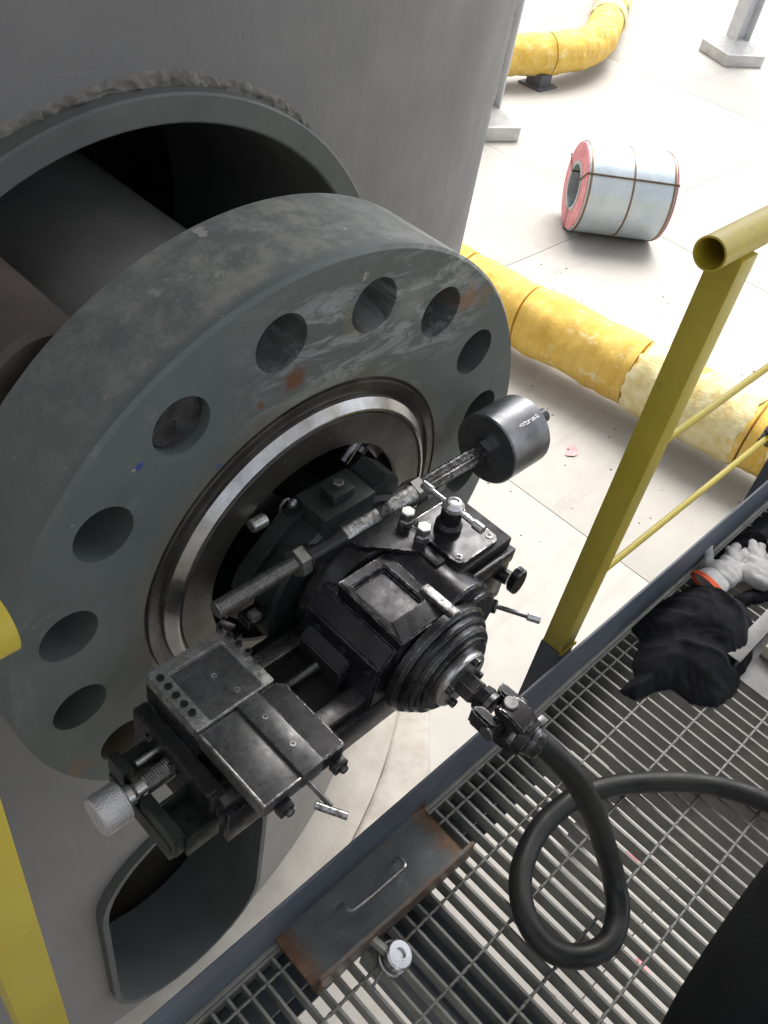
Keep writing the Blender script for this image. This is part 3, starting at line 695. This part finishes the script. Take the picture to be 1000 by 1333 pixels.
# ================================================================== DRIVE HOSE
hp = [(AX+.002, .262, AZ-.003), (AX+.02, .235, AZ-.014), (.878, .18, .262), (.900, .13, .19), (.914, .087, .115), (.915, .045, .055), (.888, .008, .030), (.835, -.010, .024), (.782, .010, .022), (.752, .055, .022),
      (.765, .115, .022), (.815, .165, .022), (.89, .192, .022), (.965, .195, .022), (1.035, .180, .022), (1.13, .127, .022), (1.235, .035, .022), (1.30, -.07, .022), (1.35, -.22, .022), (1.40, -.55, .022), (1.5, -.9, .022)]
hose = empty('drive_hose', (.835, -.01, 0), 'thick black rubber drive hose looping on the grating', 'hose')
b = new(); tube(b, [Vector(p)-Vector((.835, -.01, 0)) for p in spline(hp, 12)], .0205, 20); link('hose_body', b, M['rubber'], hose, sharp=60)
b = new(); d = Vector((.45, -1, -.35)).normalized(); p0 = Vector((AX, .270, AZ))-Vector((.835, -.01, 0))
lathe(b, p0, d, [(.018, -.004), (.025, 0), (.025, .026), (.022, .030)], 28); link('hose_fitting', b, M['black_worn'], hose)
b = new(); lathe(b, p0+d*.004, d, [(.0262, 0), (.0275, .001), (.0275, .009), (.0262, .010)], 32, closed=True); box(b, p0+d*.004+Vector((.016, -.01, .016)), p0+d*.004+Vector((.034, .004, .028)), .001); link('hose_clamp', b, M['steel_dark'], hose)
b = new(); u_ = Vector((0, 0, .03)); tube(b, [p0+d*.006+u_+Vector((-.012, .0, .0)), p0+d*.006+u_+Vector((.014, -.002, .004))], .004, 8); link('clamp_screw', b, M['steel_dark'], hose)

# ================================================================== PLATFORM
plat = empty('grating_platform', (1.1, -.3, 0), 'galvanised bar grating platform with slate toe plate', 'platform')
off = Vector((1.1, -.3, 0))
b = new(); box(b, (-.0025, -1.02, -.032), (.0025, .352, 0), 0)
bars = None
for k in range(-10, 86):
    x = .019+.03*k
    if bars is None: bars = link('bearing_bar', b, M['galv'], plat); o = bars
    else: o = bars.copy(); COL.objects.link(o)
    o.location = (x-off.x, -off.y, 0)
b = new()
n = 290; rings = []
for i in range(n+1):
    x = -.30+2.9*i/n; a = i*math.pi/2/ (1.72)
    rings.append([b.verts.new((x, .0036*math.cos(a+q*math.pi/2), -.0026+.0036*math.sin(a+q*math.pi/2))) for q in range(4)])
for A_, B_ in zip(rings, rings[1:]):
    for q in range(4): b.faces.new((A_[q], A_[(q+1) % 4], B_[(q+1) % 4], B_[q]))
rod = None
for k in range(14):
    if rod is None: rod = link('cross_rod', b, M['galv'], plat, sharp=180); o = rod
    else: o = rod.copy(); COL.objects.link(o)
    o.location = (-off.x, .328-.1*k-off.y, .0012)
def PL(name, lo, hi, mt, bev=.002):
    b = new(); box(b, Vector(lo)-off, Vector(hi)-off, bev); return link(name, b, M[mt], plat)
PL('end_bar', (-.30, .3525, -.032), (2.6, .3575, .001), 'galv', 0)
PL('toe_plate', (-.8, .3675, -.205), (3.2, .3735, .137), 'slate')
PL('edge_angle', (-.8, .3585, -.004), (3.2, .3672, .004), 'galv', .001)
PL('edge_beam_web', (-.8, .352, -.20), (3.2, .3585, -.036), 'slate')
PL('edge_beam_flange', (-.8, .292, -.20), (3.2, .3515, -.190), 'slate')
PL('edge_beam_flange', (-.8, .292, -.046), (3.2, .3515, -.036), 'slate')
for x in (.58, 2.42):
    PL('cross_beam', (x, -1.2, -.22), (x+.10, .290, -.036), 'slate')
PL('rear_beam', (-.8, -1.15, -.22), (3.2, -1.05, -.036), 'slate')
for x, y in ((-.7, -1.18), (2.9, -1.18), (2.9, .375)):
    PL('platform_leg', (x, y-.0, GZ), (x+.1, y+.1, -.21), 'slate')

# ---- guard rails
def guard(name, x_end, sgn, xp, far, label):
    g = empty(name, (xp, .45, -.15), label, 'guard rail')
    o = Vector((xp, .45, -.15))
    b = new(); r1, r2 = .0245, .0215
    lathe(b, Vector((x_end, .422, 1.004))-o, (sgn, 0, 0), [(r2, .0), (r1, 0), (r1, far), (r2, far)], 40, closed=True); link('top_rail', b, M['yellow'], g)
    return g, o
gr, o = guard('guard_rail', 1.146, 1, 1.24, 3.0, 'yellow guard rail on the far side of the platform beside the steel coil')
b = new(); box(b, Vector((1.2135, .398, .078))-o, Vector((1.262, .446, .984))-o, .0025); link('post', b, M['yellow'], gr)
b = new(); box(b, Vector((1.2115, .396, -.14))-o, Vector((1.264, .448, .078))-o, .0025); link('post_stub', b, M['slate'], gr)
for z in (.560, .205):
    b = new(); cyl(b, Vector((1.263, .438, z))-o, Vector((4.2, .438, z))-o, .0075, 14); link('mid_rail', b, M['yellow'], gr)
    b = new(); r = bmesh.ops.create_icosphere(b, subdivisions=2, radius=.013)
    for v in r['verts']: v.co = Vector((v.co.x*.8, v.co.y, v.co.z))*(1+.3*noise.noise(v.co*90)) + Vector((1.264, .438, z))-o
    link('weld_bead', b, M['yellow'], gr)
b = new(); box(b, Vector((2.30, .40, -.14))-o, Vector((2.35, .45, .30))-o, .0025); link('post_stub', b, M['slate'], gr)
b = new(); box(b, Vector((2.302, .402, .30))-o, Vector((2.348, .448, .984))-o, .0025); link('post', b, M['yellow'], gr)
gl, o = guard('guard_rail', .146, -1, .1, 1.2, 'chipped yellow guard rail end and post at the left edge of the photo')
b = new(); box(b, Vector((.055, .398, -.05))-o, Vector((.105, .446, .984))-o, .003); link('post', b, M['yellow'], gl)
b = new(); box(b, Vector((.070, .385, .22))-o, Vector((.105, .397, .235))-o, .002); link('weld_bead', b, M['yellow'], gl)
b = new()
rw = random.Random(2)
for k in range(26):
    q = Vector((1.2135+.0485*k/25, .3965, .079)); r = bmesh.ops.create_icosphere(b, subdivisions=1, radius=rw.uniform(.003, .0048))
    for v in r['verts']: v.co += q-Vector((1.24, .45, -.15))
link('weld_bead', b, M['yellow'], gr, sharp=180)
# wire tie on the lowest rail
b = new(); pts = []
for k in range(90):
    t = k/90; pts.append((2.13+.035*math.sin(k*1.7+k*k*.01), .438+.017*math.cos(k*1.1), .205+.022*math.sin(k*.9+2*t)))
tube(b, [Vector(p)-Vector((2.13, .438, .205)) for p in spline(pts, 3)], .0018, 6)
tag(link('tie_wire', b, M['support'], loc=(2.13, .438, .205)), 'tangle of black tie wire twisted round the lowest yellow rail', 'wire')

# ================================================================== CHANNEL PIECE ON THE PLATFORM EDGE
ch = empty('steel_channel', (.60, .318, .005), 'short rusty grey steel channel lying against the toe plate', 'channel', rz=R(-2))
b = new()
Wd, L2 = .062, .175
sec = [(-Wd, .0), (Wd, .0), (Wd, .042), (Wd-.007, .042), (Wd-.010, .010), (Wd-.016, .008), (-Wd+.016, .008), (-Wd+.010, .010), (-Wd+.007, .042), (-Wd, .042)]
# the channel lies on its web, flanges up
sec = [(-Wd, .055), (-Wd, .048), (-Wd+.012, .046), (-Wd+.016, .046), (Wd, .046), (Wd, .0), (Wd-.006, .0), (Wd-.006, .038), (-Wd+.006, .038), (-Wd+.006, 0), (-Wd, 0)]
prism(b, [(-Wd, 0), (Wd, 0), (Wd+.002, .004), (Wd+.002, .062), (Wd-.005, .062), (Wd-.008, .013), (Wd-.014, .008), (-Wd+.014, .008), (-Wd+.008, .013), (-Wd+.005, .062), (-Wd-.002, .062), (-Wd-.002, .004)], -L2, L2, 'x', .001)
link('channel_body', b, M['channel'], ch)
b = new(); tube(b, spline([(-.062, .016, .008), (-.062, .010, .030), (-.060, -.008, .040), (-.03, -.012, .041), (.035, -.012, .041), (.060, -.010, .040), (.066, .010, .030), (.066, .016, .008)], 8), .0035, 8); link('handle', b, M['steel'], ch)
mg = empty('bolt_with_washers', (.548, .222, .004), 'round silver bolt head with washers beside the rusty channel', 'bolt')
b = new(); lathe(b, (0, 0, .0), (.25, -.35, 1), [(.026, 0), (.028, .003), (.028, .010), (.026, .012)], 40); link('washer', b, M['zinc'], mg)
b = new(); lathe(b, (.003, -.004, .014), (.25, -.35, 1), [(.022, 0), (.024, .002), (.024, .016), (.021, .019), (.010, .019), (.009, .014)], 40); link('bolt_head', b, M['steel'], mg)
b = new(); lathe(b, (-.006, .01, .028), (-.2, 1, .2), [(.009, 0), (.009, .028)], 6); link('nut', b, M['zinc'], mg)
b = new(); tube(b, [(-.055, -.012, .006), (-.02, -.004, .010)], .0025, 8); link('pin', b, M['steel'], mg)

# ================================================================== CLOTHES AND GLOVES
def cloth(name, outline, zfun, mt, loc, n=90, th=.006, seed=0, label=None, cat='cloth', fold=.02, fs=9.0):
    """outline polygon (x, y) in metres; a crumpled double sheet"""
    xs = [p[0] for p in outline]; ys = [p[1] for p in outline]
    x0, x1, y0, y1 = min(xs), max(xs), min(ys), max(ys); st = max(x1-x0, y1-y0)/n
    def dist(x, y):
        ins = False; dm = 1e9; k = len(outline)
        for i in range(k):
            ax, ay = outline[i]; bx, by = outline[(i+1) % k]
            if (ay > y) != (by > y) and x < (bx-ax)*(y-ay)/(by-ay)+ax: ins = not ins
            t = max(0, min(1, ((x-ax)*(bx-ax)+(y-ay)*(by-ay))/((bx-ax)**2+(by-ay)**2)))
            dm = min(dm, math.hypot(x-ax-t*(bx-ax), y-ay-t*(by-ay)))
        return dm if ins else -dm
    b = new(); V = {}
    nx, ny = int((x1-x0)/st)+1, int((y1-y0)/st)+1
    for i in range(nx+1):
        for j in range(ny+1):
            x, y = x0+i*st, y0+j*st
            q = Vector((x*fs, y*fs, seed)); wob = .010*noise.noise(q*1.6)
            d = dist(x, y)+wob
            if d < -st*.2: continue
            d = max(d, 0)
            rnd = 1-math.exp(-d/.018)
            w1 = noise.noise(q+Vector((noise.noise(q*1.3), noise.noise(q*1.1+Vector((5, 5, 5))), 0))*1.6)
            rid = (1-abs(w1)*2.2)
            f2 = 1-abs(noise.noise(q*2.3+Vector((9, 1, 2))))*2.4
            z = rnd*(th + zfun(x, y, d)) + fold*rnd*max(-.3, rid)*.8 + fold*.12*rnd*f2 + .0035*rnd*(1-abs(noise.noise(q*5.5+Vector((noise.noise(q*2)*3, 0, 4))))*2.2)
            V[i, j] = (b.verts.new((x-loc[0], y-loc[1], max(.002, z)+.001)), b.verts.new((x-loc[0], y-loc[1], .001)))
    for (i, j) in list(V):
        if all(k in V for k in ((i+1, j), (i, j+1), (i+1, j+1))):
            q = [V[i, j], V[i+1, j], V[i+1, j+1], V[i, j+1]]
            b.faces.new([v[0] for v in q]); b.faces.new([v[1] for v in reversed(q)])
    be = [e for e in b.edges if len(e.link_faces) == 1]
    mp = {}
    for k, (u, v) in V.items(): mp[u] = v
    for e in be:
        a, c = e.verts
        if a in mp and c in mp: b.faces.new((a, c, mp[c], mp[a]))
    for v in [v for v in b.verts if not v.link_faces]: b.verts.remove(v)
    o = link(name, b, M[mt], loc=loc, sharp=80)
    if label: tag(o, label, cat)
    return o
jk = [(1.30, .275), (1.36, .272), (1.385, .300), (1.45, .318), (1.47, .355), (1.60, .356), (1.66, .345), (1.71, .335), (1.735, .27), (1.742, .20), (1.70, .155), (1.62, .125), (1.555, .118), (1.50, .10), (1.435, .115), (1.40, .155), (1.40, .205), (1.36, .225), (1.31, .24)]
cloth('jacket', jk, lambda x, y, d: .035*min(1, d/.06)+.03*math.exp(-((x-1.62)**2+(y-.22)**2)/.01), 'cloth', (1.55, .22, .001), 120, seed=1, label='crumpled black jacket lying on the grating in front of the gloves', cat='jacket', fold=.020, fs=6)
jb = [(1.80, .35), (1.92, .352), (2.2, .354), (2.5, .34), (2.5, .12), (2.25, .16), (2.1, .235), (1.98, .268), (1.86, .30)]
cloth('black_garment', jb, lambda x, y, d: .05*min(1, d/.07), 'cloth', (2.2, .26, .001), 100, seed=5, label='black garment heaped behind the white gloves by the toe plate', cat='clothing', fold=.025, fs=6)
cloth('fabric_strap', [(1.735, .215), (1.90, .165), (2.1, .10), (2.1, .14), (1.92, .20), (1.76, .25)], lambda x, y, d: .012, 'cloth', (1.9, .17, .001), 80, seed=8, label='narrow black cloth strip trailing right from the jacket below the gloves', cat='cloth', fold=.008, fs=12)
# gloves: palm and five fingers each
def glove(loc, rz, label, cuff=None, curl=0.0):
    g = empty('glove', loc, label, 'glove', 'white work gloves on the grating', rz=rz)
    me = bpy.data.meshes.new('hand'); bm = bmesh.new(); lay = bm.verts.layers.skin.verify()
    def V(p, r):
        v = bm.verts.new(p); v[lay].radius = (r, r*.62); return v
    w0 = V((0, 0, .014), .036); w0[lay].use_root = True
    w1 = V((.035, 0, .018), .040); w2 = V((.075, 0, .020), .036); bm.edges.new((w0, w1)); bm.edges.new((w1, w2))
    for k, (yy, L) in enumerate(((.030, .060), (.011, .074), (-.010, .068), (-.029, .052))):
        a = V((.092, yy, .020), .014); c = V((.092+L*.5, yy*1.25, .030-curl*.01*(k % 2)), .012); e = V((.092+L, yy*1.45+.006*math.sin(k*2), .014+.01*((k+1) % 2)), .010)
        bm.edges.new((w2, a)); bm.edges.new((a, c)); bm.edges.new((c, e))
    a = V((.035, .048, .020), .014); c = V((.062, .074, .026), .012); e = V((.088, .086, .018), .010)
    bm.edges.new((w1, a)); bm.edges.new((a, c)); bm.edges.new((c, e))
    bm.to_mesh(me); bm.free(); me.materials.append(M['glove'])
    o = bpy.data.objects.new('hand', me); COL.objects.link(o)
    o.modifiers.new('s', 'SKIN'); sb_ = o.modifiers.new('d', 'SUBSURF'); sb_.levels = sb_.render_levels = 3
    bpy.context.view_layer.update(); dg = bpy.context.evaluated_depsgraph_get()
    nm = bpy.data.meshes.new_from_object(o.evaluated_get(dg)); o.modifiers.clear(); o.data = nm; nm.name = 'hand'
    for v in nm.vertices:
        q = v.co*38; v.co += v.normal*.0028*(1-abs(noise.noise(q)*2.4)); v.co.z = max(.002, v.co.z)
    for p in nm.polygons: p.use_smooth = True
    if not nm.materials: nm.materials.append(M['glove'])
    o.parent = g
    if cuff:
        b = new(); lathe(b, (-.040, 0, .016), (1, 0, 0), [(.036, 0), (.039, .001), (.039, .016), (.036, .017)], 40, closed=True)
        for v in b.verts: v.co.z = .004+(v.co.z-.016)*.45+.016; v.co.y *= 1.15
        link('cuff', b, M[cuff], g)
        b = new(); lathe(b, (-.03, 0, .016), (1, 0, 0), [(.034, 0), (.037, .002), (.036, .03), (.03, .045)], 40)
        for v in b.verts: v.co.z = .002+(v.co.z-.016)*.5+.017; v.co.y *= 1.1
        link('wrist_knit', b, M['glove'], g)
    return g
glove((1.745, .305, .006), R(-8), 'white cotton glove with an orange red cuff, half under the black garment', 'orange')
glove((1.80, .235, .012), R(12), 'plain white cotton glove lying between the orange cuffed glove and the black cloth strip', None, 1.0)
glove((1.92, .250, .03), R(-30), 'white cotton glove lying rightmost of the gloves on the grating', None, .6)

# grey metal profile with a cream block
pr_ = empty('metal_profile', (1.74, .085, .002), 'dull grey folded metal profile lying on the grating at the right edge', 'metal profile', rz=R(0))
b = new(); prism(b, [(-.055, 0), (.055, 0), (.058, .003), (.058, .045), (.054, .045), (.052, .006), (-.052, .006), (-.054, .06), (-.058, .06), (-.058, .003)], -.2, .28, 'x', .001); link('profile_body', b, M['alu'], pr_)
b = new(); box(b, (-.2, .050, .045), (.28, .085, .049), .001); link('profile_lip', b, M['alu'], pr_)
b = new(); box(b, (-.10, -.035, .008), (.2, .035, .040), .004); tag(link('cream_block', b, M['cream'], loc=(1.74, .085, .002)), 'cream coloured block lying inside the grey metal profile', 'block')

# ================================================================== PERSON (black clothes, crouching, mostly outside the picture)
def skin_obj(name, verts, edges, mt, parent, lv=2, root=0):
    me = bpy.data.meshes.new(name); bm = bmesh.new(); lay = bm.verts.layers.skin.verify(); vv = []
    for i, (p, r) in enumerate(verts):
        v = bm.verts.new(p); v[lay].radius = (r, r); v[lay].use_root = (i == root); vv.append(v)
    for a, c in edges: bm.edges.new((vv[a], vv[c]))
    bm.to_mesh(me); bm.free()
    o = bpy.data.objects.new(name, me); COL.objects.link(o)
    o.modifiers.new('s', 'SKIN').use_smooth_shade = True; s2 = o.modifiers.new('d', 'SUBSURF'); s2.levels = s2.render_levels = lv
    bpy.context.view_layer.update(); dg = bpy.context.evaluated_depsgraph_get()
    nm = bpy.data.meshes.new_from_object(o.evaluated_get(dg)); o.modifiers.clear(); o.data = nm; nm.name = name
    nm.materials.clear(); nm.materials.append(M[mt])
    o.parent = parent; return o

per = empty('person', (1.25, -.45, 0), 'person in loose black trousers crouching at the lower right corner', 'person')
pv = [((0.0, 0, .30), .15), ((.06, -.06, .50), .15), ((.03, -.04, .74), .17), ((-.03, .0, .88), .085), ((-.05, .02, .95), .06), ((-.08, .05, 1.05), .09),
      ((-.08, .16, .36), .15), ((-.36, .235, .44), .135), ((-.72, .25, .49), .115), ((-.66, .17, .25), .07), ((-.56, .13, .07), .05), ((-.70, .15, .035), .04),
      ((.02, -.14, .30), .13), ((-.40, -.22, .40), .095), ((-.36, -.2, .2), .065), ((-.28, -.18, .06), .05), ((-.42, -.2, .035), .04),
      ((-.08, .18, .80), .075), ((-.12, .18, .60), .055), ((-.22, .12, .52), .04), ((-.28, .08, .52), .03),
      ((.05, -.25, .80), .075), ((-.1, -.34, .60), .055), ((-.28, -.30, .52), .04), ((-.34, -.28, .52), .03)]
pe = [(0, 1), (1, 2), (2, 3), (3, 4), (4, 5), (0, 6), (6, 7), (7, 8), (8, 9), (9, 10), (10, 11), (0, 12), (12, 13), (13, 14), (14, 15), (15, 16), (2, 17), (17, 18), (18, 19), (19, 20), (2, 21), (21, 22), (22, 23), (23, 24)]
skin_obj('body', pv, pe, 'trousers', per)

# ================================================================== YELLOW INSULATED PIPES
def insulated(name, path, r, seglen, label, group=None, collars=True, seed=0):
    root = empty(name, path[0], label, 'insulated pipe', group)
    o = Vector(path[0]); pts = spline(path, 40) if len(path) > 2 else [Vector(path[0]).lerp(Vector(path[1]), k/200) for k in range(201)]
    # resample
    out = [pts[0]]; acc = 0; step = .035
    for a, c in zip(pts, pts[1:]):
        L = (c-a).length; acc += L
        while acc >= step: acc -= step; out.append(c - (c-a).normalized()*acc)
    n = len(out); k0 = 0
    rnd = random.Random(seed)
    while k0 < n-6:
        k1 = min(n-1, k0+int(seglen*rnd.uniform(.6, 1.25)/step)); P_ = out[k0:k1+1]
        P_ = [P_[0], P_[0].lerp(P_[1], .25)]+P_[1:-1]+[P_[-1].lerp(P_[-2], .45), P_[-1].lerp(P_[-2], .2)]; b = new(); rings = []; u = None; rs = r*rnd.uniform(.985, 1.02)
        for i, p in enumerate(P_):
            d = (P_[min(i+1, len(P_)-1)]-P_[max(i-1, 0)]).normalized()
            if u is None: u = frame(d)[0]
            u = (u-d*u.dot(d)).normalized(); v = d.cross(u)
            lip = .90 if i in (0, len(P_)-1) else 1.0
            ring = []
            for q in range(44):
                a = 2*math.pi*q/44; dr = u*math.cos(a)+v*math.sin(a)
                w = p+dr*rs; ns = noise.fractal(w*3.4+Vector((seed, 0, 0)), 1, 2, 4)*.026*r/.3 + noise.noise(w*14)*.006
                ring.append(b.verts.new(p-o+dr*(rs*lip+ns)))
            rings.append(ring)
        for A_, B_ in zip(rings, rings[1:]):
            for q in range(44): b.faces.new((A_[q], A_[(q+1) % 44], B_[(q+1) % 44], B_[q]))
        b.faces.new(rings[0]); b.faces.new(list(reversed(rings[-1])))
        link('insulation_segment', b, M['insul'], root, sharp=50)
        k0 = k1
    b = new(); tube(b, [p-o for p in out[::4]], r*.86, 32); link('seam_band', b, M['seam'], root)
    if r < .32:
        for kk, (t0, t1) in enumerate(((.50, .535), (.555, .61), (.635, .66))):
            a0, a1 = int(t0*n), int(t1*n); b = new(); rr2 = []; u = None
            for i in range(a0, a1+1):
                p = out[i]; d = (out[i+1]-out[i-1]).normalized()
                if u is None: u = frame(d)[0]
                u = (u-d*u.dot(d)).normalized(); v = d.cross(u); ring = []
                for q in range(60):
                    a = 2*math.pi*q/60; dr = u*math.cos(a)+v*math.sin(a); w = p+dr*r
                    e = .022 if i in (a0, a1) else 0
                    ns = .012*noise.fractal(w*9+Vector((kk*5, 0, 0)), 1, 2, 4)
                    sh = d*(.05*noise.noise(dr*2.2+Vector((kk*3+(i == a1)*7, 0, 0)))+.015*noise.noise(dr*9)) if i in (a0, a1) else Vector()
                    ring.append(b.verts.new(p-o+sh+dr*(r*1.03+.016+ns-e)))
                rr2.append(ring)
            for A_, B_ in zip(rr2, rr2[1:]):
                for q in range(60): b.faces.new((A_[q], A_[(q+1) % 60], B_[(q+1) % 60], B_[q]))
            link('patch_wrap', b, M['patch'], root, sharp=60)
    return root
insulated('insulated_pipe', [(6.05, 7.4, GZ+.42), (6.78, 1.5, GZ+.42), (7.2, -2.2, GZ+.42)], .305, .95, 'thick yellow wrapped pipe running across the floor behind the guard rail', 'yellow insulated pipes', seed=3)
for y in (6.5, -.6):
    x = 6.05+(7.4-y)/8.7*1.05; w_ = {6.5: 'behind the vessel', 3.0: 'left of the guard post', -.6: 'nearest the right edge'}[y]
    b = new(); box(b, (-.2, -.06, 0), (.2, .06, .16), .004); box(b, (-.3, -.1, 0), (.3, .1, .012), .002)
    tag(link('pipe_saddle', b, M['support'], loc=(x, y, GZ+.001)), 'steel saddle under the thick yellow pipe, '+w_, 'pipe support', 'saddles under the yellow pipe')
insulated('insulated_pipe', [(9.0, 9.68, GZ+.42), (10.6, 9.12, GZ+.42), (12.3, 8.5, GZ+.42), (13.2, 8.28, GZ+.42), (14.1, 8.40, GZ+.42), (15.2, 8.95, GZ+.42), (17.2, 10.1, GZ+.42), (21, 12.4, GZ+.42)], .30, 1.2, 'far yellow wrapped pipe with a bend beyond the steel coil', 'yellow insulated pipes', seed=9)
b = new(); box(b, (-.14, -.14, 0), (.14, .14, .2), .01); box(b, (-.22, -.22, 0), (.22, .22, .03), .004)
tag(link('pipe_support', b, M['support'], loc=(12.6, 8.30, GZ+.001)), 'dark stub support under the far yellow pipe', 'pipe support')

# ================================================================== STEEL COIL
cd = Vector((.72, -.69, 0)); cd.normalize()
ca_ = Vector((9.10, 5.16, GZ+.495)); CL = 1.04; CR = .49
coil = empty('steel_coil', (9.4, 4.7, GZ), 'steel coil in pale blue wrapping with brown straps and a pink red end', 'steel coil')
q0 = ca_-Vector((9.4, 4.7, GZ))
b = new(); lathe(b, q0, cd, [(.25, .01), (CR-.02, .01), (CR, .02), (CR+.002, CL/2), (CR, CL-.02), (CR-.02, CL-.01), (.25, CL-.01)], 96, closed=True); link('wrapping', b, M['film'], coil)
for t in (0.0, CL-.004):
    b = new(); lathe(b, q0+cd*t, cd, [(.27, -.004), (CR-.03, -.004), (CR-.012, .002), (CR-.012, .012), (.27, .012)], 96, closed=True); link('end_ring', b, M['red_end'], coil)
b = new(); lathe(b, q0, cd, [(.235, -.012), (.272, -.012), (.272, .004), (.25, .006), (.25, CL-.006), (.272, CL-.004), (.272, CL+.008), (.235, CL+.008)], 64, closed=True); link('core', b, M['core'], coil)
for t in (.03, CL*.5, CL-.05):
    b = new(); lathe(b, q0+cd*t, cd, [(CR+.001, 0), (CR+.006, 0), (CR+.006, .022), (CR+.001, .022)], 96, closed=True); link('strap', b, M['strap'], coil)
u_, v_, _ = frame(cd)
for ang in (200, 320, 80):
    a = R(ang); dr = u_*math.cos(a)+v_*math.sin(a); tn = -u_*math.sin(a)+v_*math.cos(a)
    b = new(); path = [dr*.232+cd*.1, dr*.232-cd*.016, dr*(CR+.006)-cd*.012, dr*(CR+.008)+cd*.5*CL, dr*(CR+.006)+cd*(CL+.012), dr*.232+cd*(CL+.014), dr*.232+cd*(CL-.1)]
    vs = []
    for p in path:
        vs.append([b.verts.new(q0+p+tn*s) for s in (-.011, .011)])
    for A_, B_ in zip(vs, vs[1:]): b.faces.new((A_[0], A_[1], B_[1], B_[0]))
    r = bmesh.ops.solidify(b, geom=b.faces[:], thickness=.003); link('strap', b, M['strap'], coil)

# ================================================================== COLUMNS
def column(x, y, rz, s, label):
    c = empty('column', (x, y, GZ), label, 'column', 'pale steel columns standing on the floor', rz=rz)
    b = new(); box(b, (-.42*s, -.42*s, 0), (.42*s, .42*s, .2*s), .02); link('plinth', b, M['plinth'], c)
    b = new(); prof = [(-.36, -.36, .2), (.36, -.36, .2), (.36, .36, .2), (-.36, .36, .2)]
    lo = [b.verts.new((p[0]*s, p[1]*s, .2*s)) for p in prof]; hi = [b.verts.new((p[0]*s*.5, p[1]*s*.5, .36*s)) for p in prof]
    b.faces.new(lo); b.faces.new(hi)
    for k in range(4): b.faces.new((lo[k], lo[(k+1) % 4], hi[(k+1) % 4], hi[k]))
    link('grout_pad', b, M['plinth'], c)
    for sx in (-1, 1):
        b = new(); box(b, ((sx*.15-.012)*s, -.15*s, .2*s), ((sx*.15+.012)*s, .15*s, 7.5), .002); link('column_flange', b, M['white_paint'], c)
    b = new(); box(b, (-.137*s, -.008*s, .2*s), (.137*s, .008*s, 7.5)); link('column_web', b, M['white_paint'], c)
    return c
column(17.55, 7.60, R(-25), 1.0, 'pale steel column on a white plinth at the top right corner')
column(10.35, 7.55, R(-25), .95, 'pale steel column half hidden behind the edge of the grey vessel')

# loose grit
b = new(); rg = random.Random(4)
for k in range(380):
    x, y = rg.uniform(.4, 9), rg.uniform(-1.5, 5); r_ = rg.uniform(.003, .011) if rg.random() < .93 else rg.uniform(.012, .022)
    if (x-VC.x)**2+(y-VC.y)**2 < 3.3**2: continue
    vv = [b.verts.new((x+r_*1.4*math.cos(q), y+r_*math.sin(q), 0)) for q in (0, 1.3, 2.4, 3.6, 5.0)]; tp_ = b.verts.new((x, y, r_*.9))
    for q in range(5): b.faces.new((vv[q], vv[(q+1) % 5], tp_))
tag(link('grit', b, M['cement'], loc=(0, 0, GZ+.001)), 'loose grit scattered on the pale floor', 'grit', kind='stuff')
# scraps below the grating
for k, (x, y, r_) in enumerate(((1.95, .42, .05), (2.65, -.25, .04), (2.2, -.45, .035), (1.55, -.1, .04), (3.1, .1, .05))):
    b = new(); pv_ = [b.verts.new((r_*1.6*math.cos(a)*(1+.3*math.sin(3*a+k)), .6*r_*math.sin(a)*(1+.2*math.cos(2*a)), .004+.004*math.sin(2*a+k))) for a in [i*math.pi/6 for i in range(12)]]
    b.faces.new(pv_); bmesh.ops.solidify(b, geom=b.faces[:], thickness=.003)
    o = link('paint_flake', b, M['red_end'], loc=(x, y, GZ+.004)); o.rotation_euler.z = k*1.1
    tag(o, 'faded pink scrap on the floor seen through the grating, '+('left of the hose loop', 'inside the hose loop', 'right of the hose loop', 'nearest the rusty channel', 'below the crossing of the hose')[k], 'scrap', 'pink scraps under the grating')
# pink paint scraps on the floor
b = new()
for p, s in (((0, 0), .07), ((.05, .05), .04)):
    k = [b.verts.new((p[0]+s*math.cos(a)*(1+.3*math.sin(3*a)), p[1]+.6*s*math.sin(a), .006+.003*math.sin(2*a))) for a in [i*math.pi/5 for i in range(10)]]
    b.faces.new(k)
bmesh.ops.solidify(b, geom=b.faces[:], thickness=.003)
tag(link('paint_flake', b, M['red_end'], loc=(5.75, 2.53, GZ+.004)), 'small pink scrap lying on the pale floor near the yellow pipe', 'scrap')
